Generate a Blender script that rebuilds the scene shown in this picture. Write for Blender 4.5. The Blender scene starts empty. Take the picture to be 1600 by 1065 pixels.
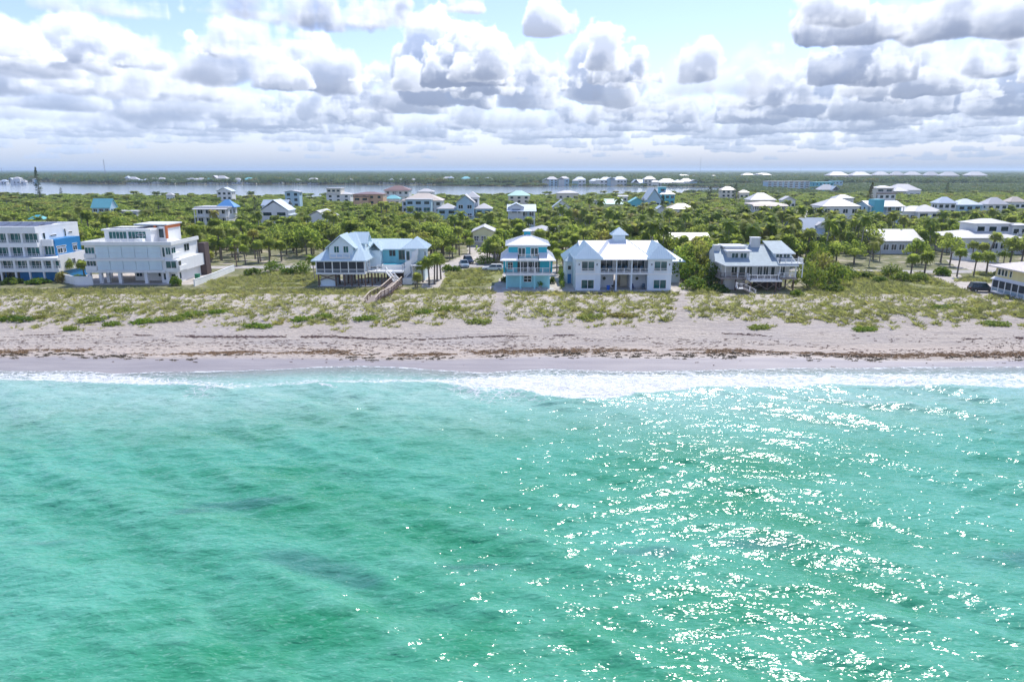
import bpy, bmesh, math, random
import numpy as np
from mathutils import Vector, Matrix, noise as mnoise

R = math.radians
random.seed(11)
SC = bpy.context.scene
COL = SC.collection

# ------------------------------------------------------------------ camera
cam_d = bpy.data.cameras.new('camera'); CAM = bpy.data.objects.new('camera', cam_d); COL.objects.link(CAM)
cam_d.sensor_width = 36.0; cam_d.lens = 36.0 * 1080 / 1600; cam_d.clip_start = 1.0; cam_d.clip_end = 80000
CAM.location = (0, 0, 25); CAM.rotation_euler = (R(90 - 13.9), 0, 0)
SC.camera = CAM

# ------------------------------------------------------------------ exposure
SC.view_settings.view_transform = 'Standard'; SC.view_settings.look = 'None'
SC.view_settings.gamma = 1.0; SC.view_settings.use_curve_mapping = False
SC.view_settings.exposure = 0.82
SC.render.engine = 'CYCLES'
SC.cycles.use_denoising = True
SC.cycles.max_bounces = 8; SC.cycles.diffuse_bounces = 4; SC.cycles.glossy_bounces = 2; SC.cycles.transparent_max_bounces = 8
SC.cycles.transmission_bounces = 5; SC.cycles.volume_bounces = 0
SC.cycles.sample_clamp_indirect = 4.0; SC.cycles.sample_clamp_direct = 12.0

# ------------------------------------------------------------------ sun
SUN_AZ, SUN_EL = 27.0, 54.0            # degrees to the right of the view, above the horizon
sun_d = bpy.data.lights.new('sun', 'SUN'); SUN = bpy.data.objects.new('sun', sun_d); COL.objects.link(SUN)
sun_d.energy = 2.85; sun_d.angle = R(0.53); sun_d.color = (1.0, .955, .88)
_sd = Vector((math.sin(R(SUN_AZ)) * math.cos(R(SUN_EL)), math.cos(R(SUN_AZ)) * math.cos(R(SUN_EL)), math.sin(R(SUN_EL))))
SUN.rotation_euler = _sd.to_track_quat('Z', 'Y').to_euler(); SUN.location = _sd * 300

# ------------------------------------------------------------------ sky: Nishita with a field of cumulus in front of it
def make_clouds(SUN_AZ, SUN_EL, W=4608, H=896):
    """Radiance + cover of the cumulus sky. u = azimuth (0 at -180 deg, +Y in the middle), v = sqrt(elevation/90)."""
    rng = np.random.default_rng(7)
    N = 64
    def lattice(n, seed):
        g = np.random.default_rng(seed).random((n, n, n)).astype(np.float32)
        t = np.arange(N) * n / N
        i = t.astype(int); f = (t - i).astype(np.float32); f = f * f * (3 - 2 * f); j = (i + 1) % n
        for ax in range(3):
            sh = [1, 1, 1]; sh[ax] = N
            ff = f.reshape(sh)
            g = np.take(g, i, axis=ax) * (1 - ff) + np.take(g, j, axis=ax) * ff
        return g
    vol = sum(a * np.abs(lattice(n, s) * 2 - 1) if k else a * lattice(n, s) for k, (n, a, s) in enumerate(((4, 1.0, 1), (8, .62, 2), (16, .42, 3), (32, .26, 4), (64, .10, 5))))
    vol = ((vol - vol.mean()) / vol.std()).astype(np.float32)
    flat = vol.ravel()
    def samp(x, y, z):
        ix = np.floor(x).astype(np.int32); iy = np.floor(y).astype(np.int32); iz = np.floor(z).astype(np.int32)
        fx = (x - ix).astype(np.float32); fy = (y - iy).astype(np.float32); fz = (z - iz).astype(np.float32)
        m = N - 1
        x0 = (ix & m) * N * N; x1 = ((ix + 1) & m) * N * N; y0 = (iy & m) * N; y1 = ((iy + 1) & m) * N; z0 = iz & m; z1 = (iz + 1) & m
        a = flat[x0 + y0 + z0] * (1 - fz) + flat[x0 + y0 + z1] * fz
        b = flat[x0 + y1 + z0] * (1 - fz) + flat[x0 + y1 + z1] * fz
        c = flat[x1 + y0 + z0] * (1 - fz) + flat[x1 + y0 + z1] * fz
        d = flat[x1 + y1 + z0] * (1 - fz) + flat[x1 + y1 + z1] * fz
        a = a * (1 - fy) + b * fy; c = c * (1 - fy) + d * fy
        return a * (1 - fx) + c * fx
    S = W // 4                                           # one 90 degree sector, later mirrored round the sky
    el_top = 26.0
    hs = int(math.sqrt(el_top / 90) * H)
    v = (np.arange(hs) + .5) / H
    ELrow = v * v * 90
    AZcol = ((np.arange(S) + .5) / S - .5) * 90
    rgb = np.zeros((hs, S, 3), np.float32); tr = np.ones((hs, S), np.float32)
    # azimuth, elevation of the flat base, width, height (degrees), density, softness
    C = []
    def px(cx, base, w, h, dens=1.0, soft=0.0, warp=1.0):
        q = math.atan((532.5 - base) / 1080) + math.radians(-13.9)
        x = (cx - 800) / 1080; y = (532.5 - base) / 1080; p = math.radians(13.9)
        Y = math.cos(p) + y * math.sin(p); Z = -math.sin(p) + y * math.cos(p)
        az = math.degrees(math.atan2(x, Y)); el = math.degrees(math.atan2(Z, math.hypot(x, Y)))
        k = math.degrees(1 / 1080) * math.cos(math.atan(x)) ** 1.0
        C.append((az, el, w * k * .93, h * k * .93, dens, soft))
    for a in ((100, 112, 150, 92, .8, .5), (20, 145, 190, 105, .9, .45), (225, 158, 230, 120, .9, .45), (130, 150, 190, 70, .45, .8), (330, 165, 130, 50, .35, .8), (270, 215, 230, 50, .6, .6), (120, 190, 260, 60, .6, .7), (20, 205, 200, 60, .7, .6), (380, 190, 120, 60, .7, .5), (1150, 150, 240, 90, .3, .6), (1400, 120, 240, 110, .3, .7), (980, 205, 300, 60, .5, .5), (1500, 195, 300, 60, .7, .5), (700, 200, 300, 60, .6, .5), (302, 88, 46, 38, .7, .6), (60, 172, 210, 50, .7, .7),
              (185, 205, 150, 50, .8, .4), (300, 180, 190, 50, .5, .8), (80, 212, 190, 32, .7, .5), (160, 26, 190, 45, .35, .9), (415, 44, 240, 95, .8, .6),
              (600, 52, 240, 95, 1.1, .5), (715, 20, 80, 30, .5, .7), (713, 52, 52, 24, .5, .7), (430, 200, 150, 76, 1.1, .1), (535, 195, 110, 72, 1., .15),
              (610, 178, 80, 50, .8, .3), (690, 166, 130, 112, 1.2, .05), (770, 150, 120, 100, 1.1, .1), (785, 202, 190, 96, 1.1, .1), (852, 196, 165, 78, 1.15, .05),
              (940, 110, 66, 68, .9, .2), (925, 160, 110, 100, 1., .2), (862, 55, 74, 46, .55, .4), (1010, 192, 165, 110, 1.1, .1), (1110, 130, 90, 90, .9, .25),
              (1095, 188, 185, 120, 1.1, .1), (1225, 130, 130, 110, 1., .2), (1200, 170, 200, 90, 1.15, .1), (1335, 186, 180, 110, 1.4, .15), (1350, 68, 190, 110, 1.4, .35),
              (1480, 142, 300, 150, 1.4, .3), (1545, 84, 170, 110, 1.1, .55), (1500, 60, 150, 90, .8, .5), (1580, 120, 140, 80, 1.2, .4), (1585, 174, 150, 80, 1.1, .2), (1455, 190, 160, 60, .9, .3), (1290, 40, 110, 60, .7, .5),
              (475, 222, 120, 34, .8, .3), (640, 215, 120, 36, .8, .2), (720, 208, 110, 40, .9, .2), (570, 205, 90, 28, .7, .3), (900, 215, 150, 36, .8, .2),
              (1080, 212, 160, 36, .8, .2), (1250, 205, 170, 40, .9, .2), (1420, 208, 180, 36, .8, .2), (1560, 212, 150, 34, .8, .3), (320, 212, 140, 36, .7, .4),
              (505, 84, 36, 16, .3, .9), (465, 122, 44, 26, .45, .7), (650, 140, 60, 55, .7, .4), (570, 130, 50, 24, .5, .6)):
        px(*a)
    for k in range(120):                                   # the far ranks, ever smaller and flatter
        r = rng.random(); y = 200 + 50 * r ** .8
        w = (95 - 62 * r) * (.5 + rng.random())
        px(rng.uniform(-150, 1750), y, w, w * rng.uniform(.22, .4) * (1 - .25 * r), .95 - .35 * r, .15 + .4 * rng.random())
    for k in range(34):                                   # broken heaps that close the middle ranks
        x = rng.uniform(380, 1750); y = rng.uniform(120, 205); w = rng.uniform(70, 170)
        px(x, y, w, w * rng.uniform(.45, .75), rng.uniform(.7, 1.3), rng.uniform(.05, .4))
    for k in range(12):
        x = rng.uniform(-120, 380); y = rng.uniform(90, 205); w = rng.uniform(90, 200)
        px(x, y, w, w * rng.uniform(.4, .6), rng.uniform(.5, .9), rng.uniform(.35, .7))
    for k in range(14):                                   # above the frame the same field goes on
        C.append((rng.uniform(-44, 44), rng.uniform(16, 23), rng.uniform(6, 13), rng.uniform(3, 6), .9, .4))
    C.sort(key=lambda c: c[1])                            # low = far; painted first
    for n, (az, el, w, h, dens, soft) in enumerate(C):
        rng = np.random.default_rng(int(abs(az * 137 + el * 911)) + 5)
        mx = .5 * h + .1 * w; my = .5 * h
        c0, c1 = np.searchsorted(AZcol, [az - w / 2 - mx, az + w / 2 + mx]); r0, r1 = np.searchsorted(ELrow, [el - my * .5, el + h + my])
        if c1 - c0 < 2 or r1 - r0 < 2: continue
        X = ((AZcol[c0:c1] - az) / (w / 2))[None, :].astype(np.float32); Yv = ((ELrow[r0:r1] - el) / h)[:, None].astype(np.float32)
        X, Yv = np.broadcast_arrays(X, Yv); shp = X.shape; X = X.ravel(); Yv = Yv.ravel()
        asp = (w / 2) / h
        off = rng.random(3) * 64
        # a heap of puffs under a dome-like envelope, all on one flat base
        pf = []
        for k in range(int(6 + 5 * asp)):
            u_ = rng.uniform(-1, 1); e_ = (1 - abs(u_) ** 1.8) * rng.uniform(.45, 1.) + .12
            r_ = rng.uniform(.2, .36) * (.6 + .4 * e_)
            pf.append((u_ * (asp - .25), max(.12, (e_ - r_) * rng.uniform(.55, 1.) + .05), r_, rng.uniform(-.5, .5) * asp * .6))
        kf = 11.0 / (.7 + .3 * soft)
        def field(x, y, z):
            d = np.full(x.shape, -1., np.float32); xs = x * asp; zs = z * asp
            for tx, ty, tr_, tz in pf:
                d = np.maximum(d, tr_ - np.sqrt((xs - tx) ** 2 + (zs - tz) ** 2 + (y - ty) ** 2))
            d = np.maximum(d, .22 * (1 - np.sqrt((xs / asp) ** 2 + (zs / (.7 * asp)) ** 2 + ((y - .1) / .3) ** 2)))
            nz = samp(xs * kf + off[0], y * kf + off[1], zs * kf * .8 + off[2]) * .085 + samp(xs * kf * .35 + off[2], y * kf * .35 + off[0], zs * kf * .35 + off[1]) * .15 + samp(xs * kf * 2.7 + off[1], y * kf * 2.7 + off[2], zs * kf * 2.7 + off[0]) * .05
            d = d - 1.3 * np.clip(np.abs(xs) - asp, 0, None)
            base = np.clip((y + .03 + .25 * nz) / (.1 + .12 * soft), 0, 1)
            return (d + nz + .01) * base - (1 - base) * .2
        ns = 28
        T = np.ones(X.size, np.float32); L = np.zeros((X.size, 3), np.float32)
        saz = math.radians(SUN_AZ - az); sel = math.radians(SUN_EL)
        Ld = np.array([math.sin(saz) * math.cos(sel), math.sin(sel), math.cos(saz) * math.cos(sel)])
        wid = .10 + .26 * soft
        dz = 1.8 / ns
        for s in range(ns):
            z = -.9 + (s + .5) * dz
            act = T > .02
            if not act.any(): break
            ia = np.nonzero(act)[0]
            xa = X[ia]; ya = Yv[ia]
            jit = (rng.random(ia.size).astype(np.float32) - .5) * dz * .6
            za = z + jit
            f = field(xa, ya, za)
            hit = f > 0
            if not hit.any(): continue
            ih = ia[hit]; xa = xa[hit]; ya = ya[hit]; za = za[hit]
            rho = np.clip(f[hit] / wid, 0, 1) * dens * (11 - 8 * soft)
            od = np.zeros(xa.size, np.float32); last = 0.
            for st in (.05, .14, .32, .7):
                g = field(xa + Ld[0] * st / asp, ya + Ld[1] * st, za + Ld[2] * st / asp)
                od += np.clip(g / wid, 0, 1) * (st - last); last = st
            od *= dens * 9. * min(1.1, max(.3, w / 7.5))
            dl = .78 * np.exp(-od) + .22 * np.exp(-od * .3)
            hgt = np.clip(ya, 0, 1)
            amb = .34 + .32 * hgt
            a = 1 - np.exp(-rho * dz)
            k = T[ih] * a
            sunc = np.array([1.0, .985, .95]); ambc = np.array([.76, .97, 1.50])
            L[ih] += k[:, None] * (dl[:, None] * 1.0 * sunc + amb[:, None] * .82 * ambc)
            T[ih] *= 1 - a
        T = T.reshape(shp); L = L.reshape(shp + (3,))
        air = math.exp(-max(el, .3) / 2.6)                 # far ranks sink into the air
        air = min(.75, air)
        al = 1 - T
        hz = np.array([.52, .65, .92])
        L = L * (1 - air) + al[..., None] * hz * air
        L *= 1 - .25 * air; 
        T = 1 - al * (1 - .25 * air)
        rgb[r0:r1, c0:c1] = rgb[r0:r1, c0:c1] * T[..., None] + L
        tr[r0:r1, c0:c1] *= T
    out = np.zeros((H, W, 4), np.float32)
    # overhead: a loose field of the same cumulus seen from beneath
    vv = (np.arange(H) + .5) / H; E = np.radians(vv * vv * 90)
    hsm = hs
    U = (np.arange(W) + .5) / W * 2 * np.pi - np.pi
    R = 1 / np.tan(np.maximum(E, .05))
    PX = (R[:, None] * np.sin(U)[None]).astype(np.float32); PY = (R[:, None] * np.cos(U)[None]).astype(np.float32)
    m = slice(int(H * .45), H)
    f = samp(PX[m] * 11 + 3, PY[m] * 11 + 9, np.full_like(PX[m], 5.)) * .5 + samp(PX[m] * 4 + 31, PY[m] * 4 + 12, np.full_like(PX[m], 22.)) * .8
    a = np.clip((f - .35) / .8, 0, 1) * np.clip((vv[m] - .5) / .06, 0, 1)[:, None] * .9
    out[m, :, 3] = a
    out[m, :, :3] = a[..., None] * (np.array([.62, .70, .82]) + np.clip(.35 - .3 * f, -.05, .3)[..., None] * .9)
    for q in range(4):
        sec = slice(q * S, (q + 1) * S)
        # sectors centred on -135, -45, 45, 135 are shifted by half a sector so the front one is centred on +Y
        fl = q % 2 == 0
        A = rgb[:, ::-1] if fl else rgb; B = tr[:, ::-1] if fl else tr
        o = out[:hs, sec]
        o[..., :3] = o[..., :3] * B[..., None] + A
        o[..., 3] = 1 - (1 - o[..., 3]) * B
    # low haze bank along the whole horizon
    eld = vv * vv * 90; vl = (.86 * np.exp(-(eld / 3.0) ** 1.3) + .12 * np.exp(-eld / 10.))[:, None]
    out[..., :3] = out[..., :3] * (1 - vl * .75)[..., None] + (vl * (1 - .25 * out[..., 3]))[..., None] * np.array([.42, .545, .755])
    out[..., 3] = 1 - (1 - out[..., 3]) * (1 - vl)
    # sunlit cumulus away from the sun, brightened to add fill on shaded house fronts
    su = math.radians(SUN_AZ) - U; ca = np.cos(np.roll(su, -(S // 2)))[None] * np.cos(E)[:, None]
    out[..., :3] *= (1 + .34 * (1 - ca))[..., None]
    # front sector must be centred on u = .5: roll by half a sector
    out = np.roll(out, S // 2, axis=1)
    return out

WORLD = bpy.data.worlds.new('World'); SC.world = WORLD; WORLD.use_nodes = True
def build_world():
    nt = WORLD.node_tree; nt.nodes.clear(); N = nt.nodes.new; L = nt.links.new
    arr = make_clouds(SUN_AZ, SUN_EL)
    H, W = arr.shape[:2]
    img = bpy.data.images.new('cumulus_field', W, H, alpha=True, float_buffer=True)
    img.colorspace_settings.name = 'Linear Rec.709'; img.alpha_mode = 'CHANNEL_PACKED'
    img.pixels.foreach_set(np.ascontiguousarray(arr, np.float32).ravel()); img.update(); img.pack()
    out = N('ShaderNodeOutputWorld')
    sky = N('ShaderNodeTexSky'); sky.sky_type = 'NISHITA'; sky.sun_disc = False
    sky.sun_elevation = R(SUN_EL); sky.sun_rotation = R(SUN_AZ); sky.altitude = 0; sky.air_density = 1.0; sky.dust_density = .25; sky.ozone_density = 3.0
    bg = N('ShaderNodeBackground'); bg.inputs['Strength'].default_value = .112; tint = N('ShaderNodeMix'); tint.data_type = 'RGBA'; tint.blend_type = 'MULTIPLY'; tint.inputs[0].default_value = 1; tint.inputs[7].default_value = (.99, .905, 1.08, 1); L(sky.outputs[0], tint.inputs[6]); L(tint.outputs[2], bg.inputs['Color'])
    tc = N('ShaderNodeTexCoord'); sep = N('ShaderNodeSeparateXYZ'); L(tc.outputs['Generated'], sep.inputs[0])
    def m(op, a, b=None, clamp=False):
        n = N('ShaderNodeMath'); n.operation = op; n.use_clamp = clamp
        for k, v in enumerate((a, b)):
            if v is None: continue
            if isinstance(v, (int, float)): n.inputs[k].default_value = v
            else: L(v, n.inputs[k])
        return n.outputs[0]
    az = m('ARCTAN2', sep.outputs['X'], sep.outputs['Y'])
    u = m('ADD', m('DIVIDE', az, 2 * math.pi), .5)
    el = m('ARCSINE', m('MAXIMUM', sep.outputs['Z'], 0.0))
    v = m('POWER', m('DIVIDE', el, math.pi / 2), .5)
    cb = N('ShaderNodeCombineXYZ'); L(u, cb.inputs[0]); L(v, cb.inputs[1])
    ti = N('ShaderNodeTexImage'); ti.image = img; ti.extension = 'EXTEND'; ti.interpolation = 'Linear'; L(cb.outputs[0], ti.inputs[0])
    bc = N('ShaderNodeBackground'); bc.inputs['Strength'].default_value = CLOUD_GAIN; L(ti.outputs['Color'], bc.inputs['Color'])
    # the cover thins out the sky behind; the cloud light is added (it is stored premultiplied)
    blk = N('ShaderNodeBackground'); blk.inputs['Strength'].default_value = 0
    mx = N('ShaderNodeMixShader'); L(ti.outputs['Alpha'], mx.inputs[0]); L(bg.outputs[0], mx.inputs[1]); L(blk.outputs[0], mx.inputs[2])
    ad = N('ShaderNodeAddShader'); L(mx.outputs[0], ad.inputs[0]); L(bc.outputs[0], ad.inputs[1])
    L(ad.outputs[0], out.inputs['Surface'])
CLOUD_GAIN = 0.55
build_world()
WORLD.cycles.sampling_method = 'MANUAL'; WORLD.cycles.sample_map_resolution = 2048

# ------------------------------------------------------------------ helpers
LZ = 1.8                                  # level of the land behind the dunes
def px(x, y, z=LZ):
    """Where the line of sight through photograph pixel x, y meets the level z."""
    a = (x - 800) / 1080; b = (532.5 - y) / 1080; p = R(13.9)
    Y = math.cos(p) + b * math.sin(p); Z = -math.sin(p) + b * math.cos(p)
    t = (z - 25) / Z
    return (a * t, Y * t)

def hash2(ix, iy, s):
    n = (ix.astype(np.int64) * 374761393 + iy.astype(np.int64) * 668265263 + s * 1442695041) & 0xffffffff
    n = ((n ^ (n >> 13)) * 1274126177) & 0xffffffff
    return ((n ^ (n >> 16)) & 0xffffff).astype(np.float64) / 0xffffff
def vnoise(x, y, s=0):
    x = np.asarray(x, float); y = np.asarray(y, float)
    ix = np.floor(x); iy = np.floor(y); fx = x - ix; fy = y - iy
    fx = fx * fx * (3 - 2 * fx); fy = fy * fy * (3 - 2 * fy)
    a = hash2(ix, iy, s); b = hash2(ix + 1, iy, s); c = hash2(ix, iy + 1, s); d = hash2(ix + 1, iy + 1, s)
    return (a * (1 - fx) + b * fx) * (1 - fy) + (c * (1 - fx) + d * fx) * fy
def fbm(x, y, o=4, s=0):
    t = 0; a = .5; n = 0
    for k in range(o):
        t = t + a * vnoise(np.asarray(x) * 2 ** k + 17.3 * k, np.asarray(y) * 2 ** k - 9.1 * k, s + k); n += a; a *= .5
    return t / n
def sstep(a, b, x):
    t = np.clip((x - a) / (b - a), 0, 1); return t * t * (3 - 2 * t)
def inpoly(poly, X, Y):
    X = np.asarray(X, float); Y = np.asarray(Y, float); r = np.zeros(X.shape, bool); n = len(poly)
    for i in range(n):
        x0, y0 = poly[i]; x1, y1 = poly[(i + 1) % n]
        if y0 == y1: continue
        c = ((y0 > Y) != (y1 > Y)) & (X < (x1 - x0) * (Y - y0) / (y1 - y0) + x0)
        r ^= c
    return r
def segdist(pts, X, Y):
    d = np.full(np.shape(X), 1e9)
    for (x0, y0), (x1, y1) in zip(pts[:-1], pts[1:]):
        dx, dy = x1 - x0, y1 - y0; t = np.clip(((X - x0) * dx + (Y - y0) * dy) / (dx * dx + dy * dy), 0, 1)
        d = np.minimum(d, np.hypot(X - x0 - t * dx, Y - y0 - t * dy))
    return d

class MB:
    """Collects the faces of one part."""
    def __init__(s): s.v = []; s.f = []
    def poly(s, *p):
        n = len(s.v); s.v += [tuple(q) for q in p]; s.f.append(tuple(range(n, n + len(p)))); return s
    def box(s, x0, x1, y0, y1, z0, z1):
        n = len(s.v)
        s.v += [(x, y, z) for z in (z0, z1) for y in (y0, y1) for x in (x0, x1)]
        s.f += [tuple(n + i for i in q) for q in ((0, 2, 3, 1), (4, 5, 7, 6), (0, 1, 5, 4), (2, 6, 7, 3), (0, 4, 6, 2), (1, 3, 7, 5))]
        return s
    def bar(s, p, q, w=.1, h=None, up=(0, 0, 1)):
        h = h or w; p = Vector(p); q = Vector(q); d = (q - p).normalized(); u = Vector(up)
        if abs(d.dot(u)) > .99: u = Vector((0, 1, 0))
        a = d.cross(u).normalized() * w / 2; b = a.cross(d).normalized() * h / 2; n = len(s.v)
        for c in (p, q): s.v += [tuple(c - a - b), tuple(c + a - b), tuple(c + a + b), tuple(c - a + b)]
        s.f += [tuple(n + i for i in t) for t in ((0, 3, 2, 1), (4, 5, 6, 7), (0, 1, 5, 4), (1, 2, 6, 5), (2, 3, 7, 6), (3, 0, 4, 7))]
        return s
    def cyl(s, x, y, z0, z1, r, n=8, r1=None):
        r1 = r if r1 is None else r1; k = len(s.v)
        for z, q in ((z0, r), (z1, r1)):
            s.v += [(x + q * math.cos(2 * math.pi * i / n), y + q * math.sin(2 * math.pi * i / n), z) for i in range(n)]
        s.f += [(k + i, k + (i + 1) % n, k + n + (i + 1) % n, k + n + i) for i in range(n)] + [tuple(k + n + i for i in range(n)), tuple(k + n - 1 - i for i in range(n))]
        return s
    def tube(s, pts, rad, n=6):
        k = len(s.v); P = [Vector(p) for p in pts]
        for i, p in enumerate(P):
            d = (P[min(i + 1, len(P) - 1)] - P[max(i - 1, 0)]).normalized(); u = Vector((1, 0, 0)) if abs(d.x) < .8 else Vector((0, 1, 0))
            a = d.cross(u).normalized(); b = d.cross(a); r = rad[i] if isinstance(rad, (list, tuple)) else rad
            s.v += [tuple(p + a * r * math.cos(2 * math.pi * j / n) + b * r * math.sin(2 * math.pi * j / n)) for j in range(n)]
        for i in range(len(P) - 1):
            s.f += [(k + i * n + j, k + i * n + (j + 1) % n, k + (i + 1) * n + (j + 1) % n, k + (i + 1) * n + j) for j in range(n)]
        s.f += [tuple(k + j for j in range(n))[::-1], tuple(k + (len(P) - 1) * n + j for j in range(n))]
        return s
    def disc(s, c, r, n=14, axis='y', t=.04):
        k = len(s.v)
        for e in (-t / 2, t / 2):
            for i in range(n):
                a = 2 * math.pi * i / n; u, w = r * math.cos(a), r * math.sin(a)
                s.v.append((c[0] + u, c[1] + e, c[2] + w) if axis == 'y' else (c[0] + e, c[1] + u, c[2] + w))
        s.f += [tuple(range(k, k + n)), tuple(range(k + 2 * n - 1, k + n - 1, -1))] + [(k + i, k + n + i, k + n + (i + 1) % n, k + (i + 1) % n) for i in range(n)]
        return s
    def mesh(s, name, mat, smooth=False):
        me = bpy.data.meshes.new(name); me.from_pydata(s.v, [], s.f)
        bm = bmesh.new(); bm.from_mesh(me); bmesh.ops.recalc_face_normals(bm, faces=bm.faces); bm.to_mesh(me); bm.free()
        if mat: me.materials.append(mat)
        if smooth: me.polygons.foreach_set('use_smooth', [True] * len(me.polygons))
        me.update(); return me
    def build(s, name, mat, parent=None, smooth=False, loc=None, label=None):
        return link(name, s.mesh(name, mat, smooth), parent, loc, label)
def link(name, me, parent=None, loc=None, label=None):
    o = bpy.data.objects.new(name, me); COL.objects.link(o)
    if parent: o.parent = parent
    if loc: o.location = loc
    if label: o['label'] = label
    return o
def thing(name, label, cat, loc=(0, 0, 0), rz=0, group=None):
    o = bpy.data.objects.new(name, None); COL.objects.link(o); o.location = loc; o.rotation_euler = (0, 0, rz); o.empty_display_size = .5
    return tag(o, label, cat, group)
def tag(o, label, cat, group=None):
    o['label'] = label; o['category'] = cat
    if group: o['group'] = group
    return o
def setting(o, kind='structure'): o['kind'] = kind; return o
def npmesh(name, verts, faces, mat, attrs=None, smooth=True):
    """A large mesh straight from arrays; all faces have the same number of corners."""
    me = bpy.data.meshes.new(name); verts = np.asarray(verts, np.float32); faces = np.asarray(faces, np.int32); k = faces.shape[1]
    me.vertices.add(len(verts)); me.vertices.foreach_set('co', verts.ravel())
    me.loops.add(faces.size); me.loops.foreach_set('vertex_index', faces.ravel())
    me.polygons.add(len(faces)); me.polygons.foreach_set('loop_start', np.arange(0, faces.size, k, dtype=np.int32))
    me.polygons.foreach_set('use_smooth', np.full(len(faces), smooth))
    me.update(calc_edges=True)
    for n, a in (attrs or {}).items():
        t = me.attributes.new(n, 'FLOAT', 'POINT'); t.data.foreach_set('value', np.asarray(a, np.float32).ravel())
    if mat: me.materials.append(mat)
    return me
def gridfaces(nx, ny):
    i = np.arange(nx - 1)[None, :] + np.arange(ny - 1)[:, None] * nx
    return np.stack([i, i + 1, i + 1 + nx, i + nx], -1).reshape(-1, 4)

# ------------------------------------------------------------------ materials
class NT:
    """Short hand for building a node material."""
    def __init__(s, name):
        s.m = bpy.data.materials.new(name); s.m.use_nodes = True; s.t = s.m.node_tree; s.t.nodes.clear()
        s.out = s.t.nodes.new('ShaderNodeOutputMaterial')
    def n(s, typ, ins=None, **kw):
        o = s.t.nodes.new(typ)
        for k, v in kw.items(): setattr(o, k, v)
        for k, v in (ins or {}).items(): s.set(o.inputs[k], v)
        return o
    def set(s, sock, v):
        if isinstance(v, bpy.types.NodeSocket): s.t.links.new(v, sock)
        elif isinstance(v, (tuple, list)) and len(v) == 3 and sock.type == 'RGBA': sock.default_value = (*v, 1)
        else: sock.default_value = v
    def math(s, op, a, b=0., clamp=False):
        o = s.n('ShaderNodeMath', operation=op, use_clamp=clamp); s.set(o.inputs[0], a); s.set(o.inputs[1], b); return o.outputs[0]
    def mix(s, f, a, b, blend='MIX'):
        o = s.n('ShaderNodeMix', data_type='RGBA', blend_type=blend); s.set(o.inputs[0], f); s.set(o.inputs[6], a); s.set(o.inputs[7], b); return o.outputs[2]
    def pos(s): return s.n('ShaderNodeNewGeometry').outputs['Position']
    def noise(s, scale, detail=3, vec=None, rough=.55, dist=0., out='Fac'):
        o = s.n('ShaderNodeTexNoise', {'Scale': scale, 'Detail': detail, 'Roughness': rough, 'Distortion': dist})
        s.set(o.inputs['Vector'], vec if vec is not None else s.pos()); return o.outputs[out]
    def ramp(s, f, a, b):                     # smooth step from a to b
        o = s.n('ShaderNodeMapRange', {'From Min': a, 'From Max': b}, interpolation_type='SMOOTHSTEP'); s.set(o.inputs[0], f); return o.outputs[0]
    def attr(s, name): return s.n('ShaderNodeAttribute', attribute_name=name).outputs['Fac']
    def scaled(s, sx, sy, sz, rot=0., vec=None):
        o = s.n('ShaderNodeMapping', {'Scale': (sx, sy, sz), 'Rotation': (0, 0, rot)}); s.set(o.inputs[0], vec if vec is not None else s.pos()); return o.outputs[0]
    def bump(s, h, dist=.05, strength=1., normal=None):
        o = s.n('ShaderNodeBump', {'Distance': dist, 'Strength': strength}); s.set(o.inputs['Height'], h)
        if normal is not None: s.set(o.inputs['Normal'], normal)
        return o.outputs[0]
    def bsdf(s, col, rough=.6, normal=None, **kw):
        o = s.n('ShaderNodeBsdfPrincipled'); s.set(o.inputs['Base Color'], col); s.set(o.inputs['Roughness'], rough)
        if normal is not None: s.set(o.inputs['Normal'], normal)
        for k, v in kw.items(): s.set(o.inputs[k.replace('_', ' ')], v)
        return o.outputs[0]
    def done(s, sh): s.t.links.new(sh, s.out.inputs[0]); return s.m

_mats = {}
def paint(col, rough=.55, grime=.12, scale=.7, name='painted_wall', metal=0.):
    """Painted stucco, board or metal: base colour with faint streaks and patches of weather."""
    key = (name, tuple(round(c, 3) for c in col), rough)
    if key in _mats: return _mats[key]
    t = NT(name); v = t.scaled(1, 1, .25)
    d = t.mix(t.ramp(t.noise(scale, 5, v, .65), .3, .75), tuple(c * (1 - grime) for c in col), tuple(min(.86, c * (1 + grime * .35)) for c in col))
    d = t.mix(t.math('MULTIPLY', t.ramp(t.noise(scale * .35, 3, v), .55, .8), grime * 1.4), d, tuple(c * .6 for c in (col[0], col[1] * .97, col[2] * .9)))
    _mats[key] = t.done(t.bsdf(d, rough, t.bump(t.noise(9, 3), .01, .5), Metallic=metal)); return _mats[key]
def glass_mat(name, col, rough=.06):
    t = NT(name); b = t.mix(t.ramp(t.noise(.55, 2), .35, .65), tuple(c * .55 for c in col), tuple(c * 1.35 for c in col))
    return t.done(t.bsdf(b, rough, IOR=1.5, Specular_IOR_Level=.7))

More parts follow.
